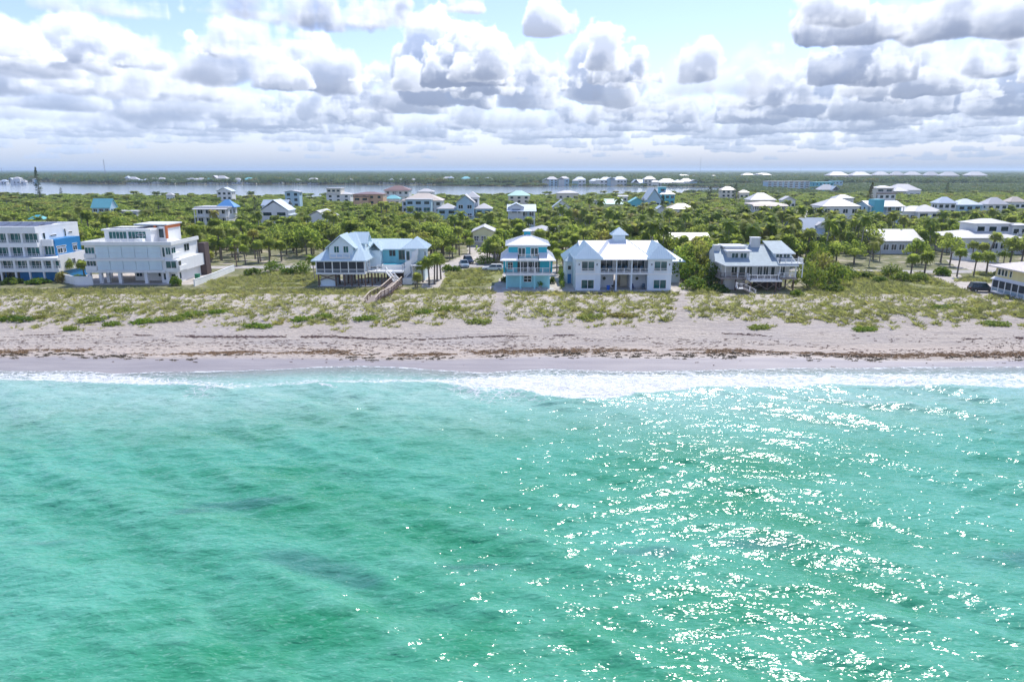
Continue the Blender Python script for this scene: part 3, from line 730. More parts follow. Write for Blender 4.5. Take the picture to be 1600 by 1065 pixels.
def gable_wall(par, x0, x1, z, rise, at, mat, axis='y', t=.16, name='gable_wall'):
    mb = MB(); m = (x0 + x1) / 2
    for s in (0, 1):
        pass
    if axis == 'y': P = [[(x0, at + s * t, z), (x1, at + s * t, z), (m, at + s * t, z + rise)] for s in (0, 1)]
    else: P = [[(at + s * t, x0, z), (at + s * t, x1, z), (at + s * t, m, z + rise)] for s in (0, 1)]
    mb.poly(*P[0]); mb.poly(*P[1][::-1])
    for i in range(3): mb.poly(P[0][i], P[0][(i + 1) % 3], P[1][(i + 1) % 3], P[1][i])
    return mb.build(name, mat, par)
def stair(par, a, b, w, mat, side=(1, 0, 0), name='stair', steps=None):
    """Open flight of treads between two points with two stringers; side = direction of its width."""
    a = Vector(a); b = Vector(b); s = Vector(side).normalized() * w / 2; mb = MB(); n = steps or max(3, int(abs(b.z - a.z) / .19))
    run = Vector((b.x - a.x, b.y - a.y, 0)); dr = run.normalized() * (run.length / n) * .5
    for k in (-1, 1): mb.bar(a + s * k, b + s * k, .08, .26)
    for i in range(n): p = a.lerp(b, (i + .5) / n); mb.bar(p - s * .96, p + s * .96, (run.length / n) * .95, .05)
    return mb.build(name, mat, par)

# ------------------------------------------------------------------ the beachfront houses
def modern_blue_house():
    t = thing('modern_house', 'white flat-roofed modern house with royal blue ground floor cut by the left edge', 'house', (-103, 146.5, LZ)); FOOT.append((-124, -94, 143, 166))
    block(t, -20, 6.2, 1.5, 11, 0, 2.05, ROYAL, 'wall', 'royal blue ground floor wall')
    block(t, -20, 6.5, .9, 11, 2.05, 5.0, WHITE); block(t, -20, 1.4, 2.9, 17, 5.0, 11.1, WHITE)
    for z0, z1, x1, y0, yb in ((2.05, 2.75, 6.52, 0, .9), (4.45, 5.05, 6.52, 0, .9), (7.05, 8.0, 1.42, 2, 2.9), (10.0, 11.45, 1.42, 2, 2.9)): block(t, -20, x1, y0, yb, z0, z1, WHITE, 'floor_band')
    m = MB()                                          # parapet on the roof
    for a in ((1.1, 1.42, 2.9, 17, 11.1, 11.45), (-20, 1.1, 16.7, 17, 11.1, 11.45)): m.box(*a)
    m.build('parapet', WHITE, t)
    for a in (-18, -15, -12, -9, -6, -2.9, .1, 3.1, 6.1): MB().box(a - .16, a + .16, .1, .42, 0, 2.05).build('column', WHITE, t)
    for a in (-18, -15, -12, -9, -6, -2.9, .1, 3.1, 5.2): MB().box(a - .24, a + .24, .12, .9, 2.75, 4.45).build('pier', WHITE, t)
    for a in (-17, -14, -11, -8, -4.9, -1.8):
        for z0, z1 in ((5.05, 7.05), (8., 10.)): MB().box(a - .22, a + .22, 2.1, 2.9, z0, z1).build('pier', WHITE, t)
    for a, b in ((-14.7, -12.3), (-11.7, -9.3), (-8.7, -6.3), (-5.7, -3.2), (-2.6, -.2), (.4, 2.8), (3.4, 4.9), (5.5, 6.2)):
        window(t, a, b, 2.8, 4.4, .9, panes=3 if b - a > 2 else 1, glass=TEALGLASS)
    for a, b in ((-13.7, -11.3), (-10.7, -8.3), (-7.7, -5.2), (-4.6, -2.1), (-1.5, 1.1)):
        for z in (5.15, 8.1): window(t, a, b, z, z + 1.85, 2.9, panes=3, glass=TEALGLASS)
    for a, b in ((-8.8, -6.2), (-5.8, -3.1)): window(t, a, b, .1, 1.95, 1.5, panes=4, frame=DARK)
    for y, z, e in ((.14, 2.75, 6.4), (2.14, 5.05, 1.3), (2.14, 8.0, 1.3)): railing(t, [(-19.9, y, z), (e, y, z)], .55, RAILMAT, .5, 3.)
    block(t, 1.42, 3.9, 4, 13, 5.0, 8.5, ROYAL, 'bay', 'bright blue side bay')
    block(t, 1.42, 3.7, 3.4, 3.98, 7.2, 8.62, WHITE, 'balcony_wall'); window(t, 1.6, 3.6, 5.3, 7.1, 4.0, panes=3, glass=TEALGLASS)
    for a, b, z0, z1 in ((4.6, 6.2, 5.5, 6.5), (6.5, 7.4, 5.5, 6.5), (4.4, 7.6, 6.8, 7.0), (10.0, 11.4, 5.6, 6.6), (9.9, 11.6, 6.9, 7.1)): window(t, a, b, z0, z1, 3.9, 'r', 2 if z1 - z0 > .5 else 1)
    m = MB().box(6.2, 6.5, 0.9, 11, 5.0, 5.55).box(1.42, 6.2, 10.7, 11, 5.0, 5.55); m.build('terrace_parapet', WHITE, t)
    window(t, 5.0, 6.0, 3.0, 4.3, 6.5, 'r', 2)
    for a, b, z0, z1 in ((4.2, 4.9, 8.4, 9.9), (6.6, 8.7, 9.0, 9.25), (11.6, 12.1, 8.6, 10.2), (13.2, 14.4, 9.2, 9.45)): window(t, a, b, z0, z1, 1.42, 'r', 1)
    for k in range(5):
        for j in range(2): MB().poly((-13 + k * 2.6, 5 + j * 4, 11.25), (-10.6 + k * 2.6, 5 + j * 4, 11.25), (-10.6 + k * 2.6, 8.4 + j * 4, 11.75), (-13 + k * 2.6, 8.4 + j * 4, 11.75)).poly((-13 + k * 2.6, 5 + j * 4, 11.18), (-13 + k * 2.6, 8.4 + j * 4, 11.68), (-10.6 + k * 2.6, 8.4 + j * 4, 11.68), (-10.6 + k * 2.6, 5 + j * 4, 11.18)).build('solar_panel', SOLAR, t)
modern_blue_house()

def louvre_house():
    t = thing('modern_house', 'white modern house on piers with long blank louvred front and orange roof stair', 'house', (-79.3, 143.6, LZ)); FOOT.append((-91, -66, 140, 161))
    block(t, -9.6, 8.4, .5, 12.8, 2.5, 8.0, WHITE); block(t, 6.9, 9.6, .1, 12.7, 2.45, 5.0, WHITE, 'side_wing')
    block(t, -9.9, 8.75, 0, .5, 8.0, 8.75, WHITE, 'parapet'); block(t, 8.4, 8.75, .5, 13, 8.0, 8.75, WHITE, 'parapet'); block(t, -9.9, -9.6, .5, 13, 8.0, 8.75, WHITE, 'parapet')
    block(t, -9.75, 6.8, .1, .5, 4.75, 5.2, WHITE, 'floor_band'); block(t, -9.75, 6.8, .1, .5, 2.3, 2.75, WHITE, 'floor_band')
    lv = MB(); lv.box(0, 2.62, 0, .1, 0, .95)
    for i in range(5): lv.box(.03, 2.59, -.05, 0, .08 + i * .18, .17 + i * .18)
    lm = lv.mesh('louvre_panel', PALEBLUE)
    for k in range(5):
        for z in (2.85, 3.82, 5.4, 6.4, ): link('louvre_panel', lm, t, (-7.25 + k * 2.7, .34, z))
        MB().box(-7.25 + k * 2.7, -4.63 + k * 2.7, .38, .5, 7.38, 7.9).build('louvre_head', PALEBLUE, t)
    for z in (2.9, 5.45): block(t, -9.72, -7.45, .12, .5, z - .1, z + .75, WHITE, 'balcony_wall'); block(t, 8.42 if z > 4 else 9.62, 8.7 if z > 4 else 9.85, .3, 4, z - .2, z + .8, WHITE, 'balcony_wall')
    for z in (3.7, 6.3): window(t, -9.5, -7.6, z, z + 1.0 + .2 * (z > 4), .5, panes=3, glass=TEALGLASS)
    window(t, 6.55, 7.0, 5.6, 7.5, .5, panes=1); window(t, 7.3, 8.2, 6.1, 7.5, .5, panes=2, glass=TEALGLASS); window(t, 7.2, 9.3, 3.3, 4.7, .1, panes=2, glass=TEALGLASS)
    window(t, .5, 2.2, 6.1, 7.4, 8.4, 'r', 2, TEALGLASS); window(t, 6.2, 8.6, 6.1, 7.6, 8.4, 'r', 2); window(t, .4, 1.6, 3.3, 4.7, 9.6, 'r', 1)
    for x, y, w in ((-9.4, .4, .3), (-7.1, .5, .32), (-6.2, 1.6, .32), (-3.0, .4, .32), (2.5, .4, .32), (7.0, .4, .3), (-9.4, 8, .3), (-3, 8, .3)): MB().box(x - w, x + w, y, y + .6, 0, 2.5 if x != 7.0 else 2.44).build('pier', WHITE, t)
    block(t, -2.0, 8.7, 4.5, 12.5, 0, 2.49, WHITE, 'ground_floor_room'); block(t, 5.4, 8.9, 1.2, 4.5, 0, 2.44, WHITE, 'ground_floor_room')
    window(t, 3.1, 3.6, .9, 2.0, 4.5, panes=1); window(t, 5.9, 7.0, .7, 2.0, 1.2, panes=2); window(t, 7.5, 8.4, 1.3, 1.9, 1.2, panes=1); window(t, 1.8, 2.6, .8, 2.1, 8.9, 'r', 1); window(t, -1.6, -.4, .9, 2.1, 4.5, panes=2)
    block(t, -7.2, 2.6, 4.2, 11.5, 8.0, 10.7, WHITE, 'penthouse'); block(t, -7.5, 2.9, 3.7, 11.8, 10.7, 11.05, WHITE, 'penthouse_roof')
    for a in (-6.2, -2.1): window(t, a, a + 3.7, 9.0, 10.45, 4.2, panes=5, glass=TEALGLASS)
    m = MB()
    for k in range(4): m.box(-6.5 + k * 2, -4.8 + k * 2, 5, 7.5, 11.1, 11.16)
    m.build('roof_hatch', SOLAR, t)
    block(t, -2.6, 2.3, 11.6, 14.2, 8.0, 11.55, WHITE, 'stair_tower'); block(t, 2.62, 4.3, 7.5, 14.2, 8.0, 11.3, WHITE, 'stair_tower'); block(t, -2.4, 4.7, 7.3, 14.5, 11.56, 11.85, WHITE, 'tower_roof')
    for x in (1.95, 4.32): MB().box(x, x + .42, 7.05, 7.5, 8.75, 11.5).build('orange_post', ORANGE, t)
    MB().box(4.32, 4.5, 7.5, 14.0, 10.9, 11.5).build('orange_post', ORANGE, t)
    window(t, 2.75, 3.8, 8.9, 10.8, 7.5, panes=1); window(t, -.2, 1.2, 9.6, 9.95, 4.2, panes=1)
    railing(t, [(-6.9, 1.6, 8.05), (.5, 1.6, 8.05)], 1.0, WHITE, .3, 1.4); block(t, .7, 2.2, 1.4, 2.6, 8.0, 9.2, WHITE, 'cooling_unit')
    block(t, 8.5, 9.9, 12.9, 15.2, 0, 7.2, BROWNSTONE, 'chimney_wall', 'tall brown stone clad wall at the back corner')
louvre_house()

def stilt_house():
    t = thing('stilt_house', 'pale blue stilt house with screened porch, steep gables and timber walkway in front', 'house', (-34.8, 139.6, LZ)); FOOT.append((-42, -17, 134, 158))
    S = .55
    # porch with six screens under the big skirt roof
    MB().box(-5.1, 4.9, .1, 10, 2.55, 2.85).build('floor', TRIM, t)
    for k in range(6):
        x = -4.9 + k * 1.63; MB().box(x + .08, x + 1.55, .22, .26, 3.62, 5.1).build('screen', SCREEN, t)
        MB().box(x + .08, x + 1.55, .2, .25, 2.95, 3.5).build('lower_screen', paint((.16, .19, .22), .7, .2, 1., 'kick_panel'), t)
    for k in range(7): MB().box(-4.92 + k * 1.63 - (.1 if k % 2 == 0 else .05), -4.92 + k * 1.63 + (.1 if k % 2 == 0 else .05), .1, .3, 2.85, 5.35).build('porch_post', TRIM, t)
    MB().box(-4.9, 4.9, .14, .3, 3.5, 3.6).box(-5.0, 5.0, .12, .32, 5.12, 5.4).build('porch_beam', TRIM, t)
    block(t, -4.8, 4.4, 3.2, 10.4, 2.86, 5.4, PALEBLUE)
    for k in range(3): MB().box(4.75, 4.95, 2.8 + k * 2.6, 3.0 + k * 2.6, 2.86, 5.35).build('porch_post', TRIM, t)
    window(t, 4.0, 5.2, 3.1, 5.0, 4.4, 'r', 2); window(t, 6.4, 7.0, 3.9, 4.9, 4.4, 'r', 1); window(t, 8.2, 8.8, 3.6, 4.2, 4.4, 'r', 1)
    # main skirt roof
    mb = MB(); e = 5.42; c = [(-5.8, -.5, e), (5.4, -.5, e), (5.9, 11.2, e), (-5.6, 11.2, e)]; A = (1.0, 6.2, 10.5); B = (2.2, 6.2, 10.5)
    fs = [(c[0], c[1], B, A), (c[1], c[2], B), (c[2], c[3], A, B), (c[3], c[0], A)]
    for f in fs: mb.poly(*f); ribs(mb, f, S)
    b = [(p[0], p[1], p[2] - .2) for p in c]; mb.poly(*b[::-1])
    for k in range(4): mb.poly(b[k], b[(k + 1) % 4], c[(k + 1) % 4], c[k])
    mb.build('roof', BLUEROOF, t)
    # front gable
    block(t, -2.3, 2.5, .9, 7, 5.6, 8.1, PALEBLUE, 'gable_wall'); gable_wall(t, -2.3, 2.5, 8.1, 2.0, .9, PALEBLUE, 'y', .3); gable_roof(t, -3.0, 3.2, .35, 7.2, 7.62, 2.62, BLUEROOF, 'y', .18, S)
    for a in (-1.25, .65): window(t, a, a + .95, 6.9, 8.15, .9, panes=2, glass=TEALGLASS)
    railing(t, [(-1.9, -.15, 6.0), (2.0, -.15, 6.0)], .75, TRIM, .25, 1.3); MB().box(-2, 2.1, -.2, .9, 5.85, 6.0).build('balcony_floor', TRIM, t)
    # right dormer
    block(t, 2.2, 4.3, 4.6, 8.2, 6.4, 8.6, PALEBLUE, 'dormer_wall'); gable_wall(t, 4.5, 8.3, 8.6, 1.6, 4.3, PALEBLUE, 'x', .12); gable_roof(t, 1.6, 4.9, 4.0, 8.8, 8.3, 2.1, BLUEROOF, 'x', .18, S); window(t, 5.9, 6.9, 7.0, 8.0, 4.3, 'r', 2)
    # rear wing and right tower
    block(t, 3.9, 12.5, 9.8, 15, 3.2, 6.7, AQUA, 'wing_wall'); gable_roof(t, 3.4, 13, 9.1, 15.7, 6.5, 1.9, BLUEROOF, 'x', .2, S)
    mb = MB(); gable_roof(t, 4.2, 7.2, 6.5, 12.5, 6.5, 1.7, BLUEROOF, 'y', .18, S); block(t, 4.6, 6.9, 7.3, 9.8, 3.2, 6.6, PALEBLUE, 'bay')
    block(t, 11.9, 16.0, 8.3, 14.9, 0, 6.75, PALEBLUE, 'tower_wall'); hip_roof(t, 11.3, 16.8, 7.6, 15.6, 6.75, 2.1, BLUEROOF, seams=S)
    for a in (8.4, 9.1): window(t, a, a + .45, 5.2, 6.3, 9.8, panes=1, frame=DARK)
    window(t, 10.4, 11.7, 4.4, 6.3, 9.8, panes=2, glass=TEALGLASS, frame=GREYWOOD); window(t, 12.2, 12.9, 4.4, 6.3, 8.3, panes=1, glass=TEALGLASS); window(t, 9.3, 10.2, 4.6, 6.0, 16.0, 'r', 1, frame=DARK)
    # raised deck, plunge pool, white stairs
    MB().box(4.95, 12.2, 2.6, 9.7, 2.5, 2.8).build('deck', TRIM, t)
    railing(t, [(5.0, 2.7, 2.8), (8.7, 2.7, 2.8)], 1.0, TRIM); railing(t, [(10.2, 2.7, 2.8), (12.1, 2.7, 2.8)], 1.0, TRIM)
    q = MB().box(7.3, 11.6, 5.8, 9.2, 2.8, 3.75).build('plunge_pool', TRIM, t); MB().box(7.5, 11.4, 6.0, 9.0, 3.755, 3.80).build('pool_water', POOLWATER, q)
    railing(t, [(6.6, 5.2, 2.8), (12.0, 5.2, 2.8)], 1.0, TRIM)
    stair(t, (9.4, 2.6, 2.75), (11.6, -.6, 1.15), 1.5, TRIM, (.8, .55, 0)); railing(t, [(8.8, 2.3, 2.75), (11.0, -.9, 1.15)], .95, TRIM)
    st = MB()
    for x0, z0, x1, z1, y, h in ((12.1, 1.4, 13.5, 2.6, 4.4, 1.5), (12.2, 2.8, 13.6, 3.6, 5.4, 1.4), (13.5, 3.7, 14.8, 4.6, 6.4, 1.5), (13.5, 4.9, 14.9, 5.7, 7.4, 1.3)):
        n = len(st.v); st.v += [(x0, y, z0), (x1, y, z1), (x1, y, z1 + h), (x0, y, z0 + h), (x0, y + .2, z0), (x1, y + .2, z1), (x1, y + .2, z1 + h), (x0, y + .2, z0 + h)]
        st.f += [tuple(n + i for i in f) for f in ((0, 1, 2, 3), (7, 6, 5, 4), (0, 4, 5, 1), (1, 5, 6, 2), (2, 6, 7, 3), (3, 7, 4, 0))]
    st.build('stair_wall', WHITE, t)
    for a, b in (((12.3, 5, 1.2), (13.6, 5, 2.5)), ((13.6, 6, 2.7), (14.8, 6, 3.8)), ((12.9, 7.4, 3.8), (14.7, 7.4, 5.0))): stair(t, a, b, 1.0, WHITE, (0, 1, 0))
    block(t, 12.0, 13.9, 3.2, 6.9, 0, 1.25, WHITE, 'stair_base'); MB().box(13.6, 16.0, 4.6, 8.2, 3.6, 3.8).build('landing', TRIM, t); block(t, 13.7, 13.95, 5, 8.2, 0, 3.6, WHITE, 'landing_wall')
    # undercroft: piles, brace and the blue store
    for x in (-4.7, -1.2, .6, 2.0, 3.4, 4.8, 6.2, 8.2, 10.5):
        for y in (.5, 3.6, 7.0): MB().box(x - .13, x + .13, y, y + .26, 0, 2.55).build('pile', WOOD, t)
    block(t, -4.4, -1.4, .8, 5, 0, 1.5, PALEBLUE, 'store'); block(t, -4.3, -1.5, 1.2, 5, 1.5, 2.54, CREAM, 'store_upper_wall')
    MB().bar((-4.5, .42, 1.3), (-1.3, .42, 2.5), .12, .16).bar((-4.5, .3, 2.5), (-1.3, .3, 1.3), .12, .16).build('cross_brace', WOOD, t)
    block(t, -.9, 1.0, 5.5, 9, 0, 2.5, GREYSIDING, 'lower_room'); block(t, 8.6, 11.8, 6.0, 9.4, 0, 2.5, BROWNSTONE, 'lower_room'); MB().box(-.85, .1, 5.42, 5.49, 0, 2.0).build('door', WHITE, t)
    MB().box(-5, 12, .2, 9.6, .03, .09).build('slab', CONCRETE, t)
stilt_house()

def cyan_house():
    t = thing('turquoise_house', 'three storey turquoise house with white hip roof, cupola and full width balcony', 'house', (3.15, 137, LZ)); FOOT.append((-4, 10, 132, 150))
    S = .5
    block(t, -4.25, 4.35, 1.9, 11.5, 0, 2.75, CYANLOW, 'ground_wall', 'pale turquoise ground floor wall')
    for x in (-4.2, -1.45, 1.35, 4.25): MB().box(x - .16, x + .16, .1, .42, 0, 2.7).build('column', CYANLOW, t)
    MB().box(-4.45, 4.5, 0, 1.9, 2.72, 3.12).build('balcony_floor', TRIM, t); block(t, -4.9, 5.0, 1.9, 12, 2.75, 5.7, CYAN)
    MB().box(-4.9, 5.0, 1.75, 1.9, 2.76, 3.12).build('band', TRIM, t)
    railing(t, [(-4.4, 1.8, 3.12), (-4.4, .1, 3.12), (4.45, .1, 3.12), (4.45, 1.8, 3.12)], 1.1, TRIM, .22, 1.45)
    for x in (-4.4, -1.45, .0, 1.35, 4.4): MB().box(x - .07, x + .07, .06, .2, 3.12, 5.75).build('balcony_post', TRIM, t)
    window(t, -3.95, -3.05, 3.75, 5.1, 1.9, panes=2, rows=2); window(t, -1.85, 2.0, 3.2, 5.2, 1.9, panes=4, fw=.09)
    for x in (-2.05, 2.12): MB().box(x, x + .3, 1.8, 1.88, 3.2, 5.2).build('shutter', DARK, t)
    window(t, -.72, .72, 1.2, 2.35, 1.9, panes=2, rows=2, fw=.09)
    # lower hips at both corners and the upper balcony
    MB().box(-1.9, 2.2, 0, 2.6, 5.6, 5.95).build('upper_balcony_floor', TRIM, t); railing(t, [(-1.85, 2.5, 5.95), (-1.85, .1, 5.95), (2.15, .1, 5.95), (2.15, 2.5, 5.95)], .95, TRIM, .2, 1.3)
    for x0, x1, px_ in ((-5.5, -1.95, -3.85), (2.25, 5.6, 3.85)):
        mb = MB(); y0 = -.25; y1 = 12.4; xo, xi = (x0, px_) if px_ < 0 else (x1, px_); xf = x1 if px_ < 0 else x0; e = 5.75
        T0 = (xi, 2.75, e + 1.25); T1 = (xi, y1, e + 1.25); Q = (xf, 2.75, e + 1.25)
        f1 = ((xo, y0, e), (xf, y0, e), Q, T0); f2 = ((xo, y0, e), (xo, y1, e), T1, T0); mb.poly(*f1); mb.poly(*f2); ribs(mb, f1, S); ribs(mb, f2, S)
        for f in (f1, f2): mb.poly(*[(p[0], p[1], p[2] - .14) for p in f])
        mb.poly((xo, y0, e), (xf, y0, e), (xf, y0, e - .14), (xo, y0, e - .14)); mb.poly((xo, y0, e), (xo, y1, e), (xo, y1, e - .14), (xo, y0, e - .14)); mb.poly((xf, y0, e), Q, (Q[0], Q[1], Q[2] - .14), (xf, y0, e - .14))
        mb.build('lower_roof', WHITEROOF, t)
    block(t, -3.85, 3.9, 2.75, 11, 5.71, 8.35, CYAN, 'upper_wall'); MB().box(-3.95, 4.0, 2.68, 2.75, 8.1, 8.34).build('frieze', TRIM, t)
    for a in (-1.85, .7): window(t, a, a + 1.35, 6.25, 7.85, 2.75, panes=2, fw=.12)
    hip_roof(t, -4.5, 4.55, 2.1, 11.6, 8.35, 1.75, WHITEROOF, seams=S, inset=4.0)
    block(t, -.65, .65, 6.4, 7.6, 10.0, 10.9, CYAN, 'cupola'); hip_roof(t, -.95, .95, 6.1, 7.9, 10.9, .5, WHITEROOF, t=.1, name='cupola_roof')
    window(t, 4, 5.2, 3.7, 5.1, 5.0, 'r', 2); window(t, 7.4, 8.6, 3.7, 5.1, 5.0, 'r', 2); window(t, 5.2, 6.4, 6.4, 7.7, 3.9, 'r', 2)
    for z in (3.7,): window(t, 4, 5.2, z, z + 1.4, -4.9, 'l', 2)
    MB().box(-5.2, 5.2, -1.4, 1.9, .02, .07).build('patio', CONCRETE, t)
cyan_house()

def twin_wing_house():
    t = thing('twin_wing_house', 'wide white house with two hipped wings, seamed metal roof and central cupola', 'house', (22.0, 135.2, LZ)); FOOT.append((9.5, 38, 131, 158))
    S = .45
    W_ = paint((.72, .80, .84), .55, .06, name='ice_white_stucco')
    for x0, x1 in ((-9.4, -4.75), (4.95, 9.4)):
        block(t, x0, x1, 0, 13, 0, 6.15, W_, 'wing_wall'); MB().box(x0 - .1, x1 + .1, -.1, 0, 3.2, 3.45).build('band', TRIM, t)
        m = (x0 + x1) / 2
        hip_roof(t, x0 - .55, x1 + .6, -.6, 12, 6.15, 2.65, BLUEROOF, seams=S, inset=2.3)
        window(t, m - 1.2, m + 1.2, 4.0, 5.75, 0, panes=2, glass=TEALGLASS, fw=.1); window(t, m - 1.2, m + 1.2, .45, 2.1, 0, panes=2, glass=TEALGLASS, fw=.1)
        railing(t, [(m - 1.3, -.2, 3.6), (m + 1.3, -.2, 3.6)], .8, TRIM, .25, 1.3)
        for s in (-1, 1): MB().box(m + s * 1.75 - .08, m + s * 1.75 + .08, -.14, 0, 5.0, 5.35).build('wall_lamp', DARK, t)
    block(t, -10.5, -9.42, 9, 19, 0, 4.6, W_, 'rear_wing_wall'); block(t, 9.42, 13.5, 10, 19, 0, 4.5, W_, 'rear_wing_wall'); hip_roof(t, -11.1, -3.5, 8.2, 20, 4.6, 3.2, BLUEROOF, seams=S); hip_roof(t, 4.0, 14.2, 8.6, 20, 4.5, 3.2, BLUEROOF, seams=S)
    window(t, -10.3, -9.65, 2.9, 3.7, 9, panes=1); MB().box(-10.35, -9.6, 8.9, 8.98, 0, 2.0).build('door', ROYAL, t)
    # centre: open passage below, glazed lanai above
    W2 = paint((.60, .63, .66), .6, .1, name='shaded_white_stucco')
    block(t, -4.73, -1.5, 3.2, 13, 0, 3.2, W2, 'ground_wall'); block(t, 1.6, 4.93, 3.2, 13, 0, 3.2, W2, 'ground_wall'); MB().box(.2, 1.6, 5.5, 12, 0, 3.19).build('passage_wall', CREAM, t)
    for x in (-3.4, 3.2): MB().disc((x, 3.16, 1.95), .33, 14).build('round_window', GLASS, t)
    MB().box(-4.72, 4.92, 0, 13, 3.2, 3.5).build('balcony_floor', TRIM, t)
    for x in (-4.7, -1.45, 1.55, 4.85):
        MB().box(x - .16, x + .16, .05, .4, 0, 3.2).build('column', W_, t); MB().box(x - .12, x + .12, .08, .34, 3.5, 6.1).build('column', W_, t)
    railing(t, [(-4.6, .2, 3.5), (4.8, .2, 3.5)], .85, TRIM, .25, 1.55)
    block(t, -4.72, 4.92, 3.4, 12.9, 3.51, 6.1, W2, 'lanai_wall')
    for a, b in ((-4.3, -1.8), (-1.2, 1.3), (1.9, 4.6)): window(t, a, b, 3.6, 5.7, 3.4, panes=2, fw=.1)
    mb = MB(); c = [(-5.3, -.45, 6.2), (5.5, -.45, 6.2), (8.5, 17, 6.2), (-8.3, 17, 6.2)]; A = (-1.3, 9.3, 9.3); B = (1.5, 9.3, 9.3)
    fs = [(c[0], c[1], B, A), (c[1], c[2], B), (c[2], c[3], A, B), (c[3], c[0], A)]
    for f in fs: mb.poly(*f); ribs(mb, f, S)
    b = [(p[0], p[1], 6.05) for p in c]; mb.poly(*b[::-1])
    for k in range(4): mb.poly(b[k], b[(k + 1) % 4], c[(k + 1) % 4], c[k])
    mb.build('roof', WHITEROOF, t)
    gable_roof(t, -8.2, 8.4, 2.4, 17.6, 6.22, 2.5, WHITEROOF, 'x', .15, S, 'cross_roof')
    block(t, -.95, 1.35, 8.4, 10.6, 8.7, 10.1, W_, 'cupola'); hip_roof(t, -1.55, 1.95, 7.8, 11.2, 10.1, 1.45, BLUEROOF, t=.12, seams=S, name='cupola_roof')
    MB().box(-9.6, 9.6, -.9, 3.3, .02, .07).build('patio', CONCRETE, t)
    # things along the balcony
twin_wing_house()

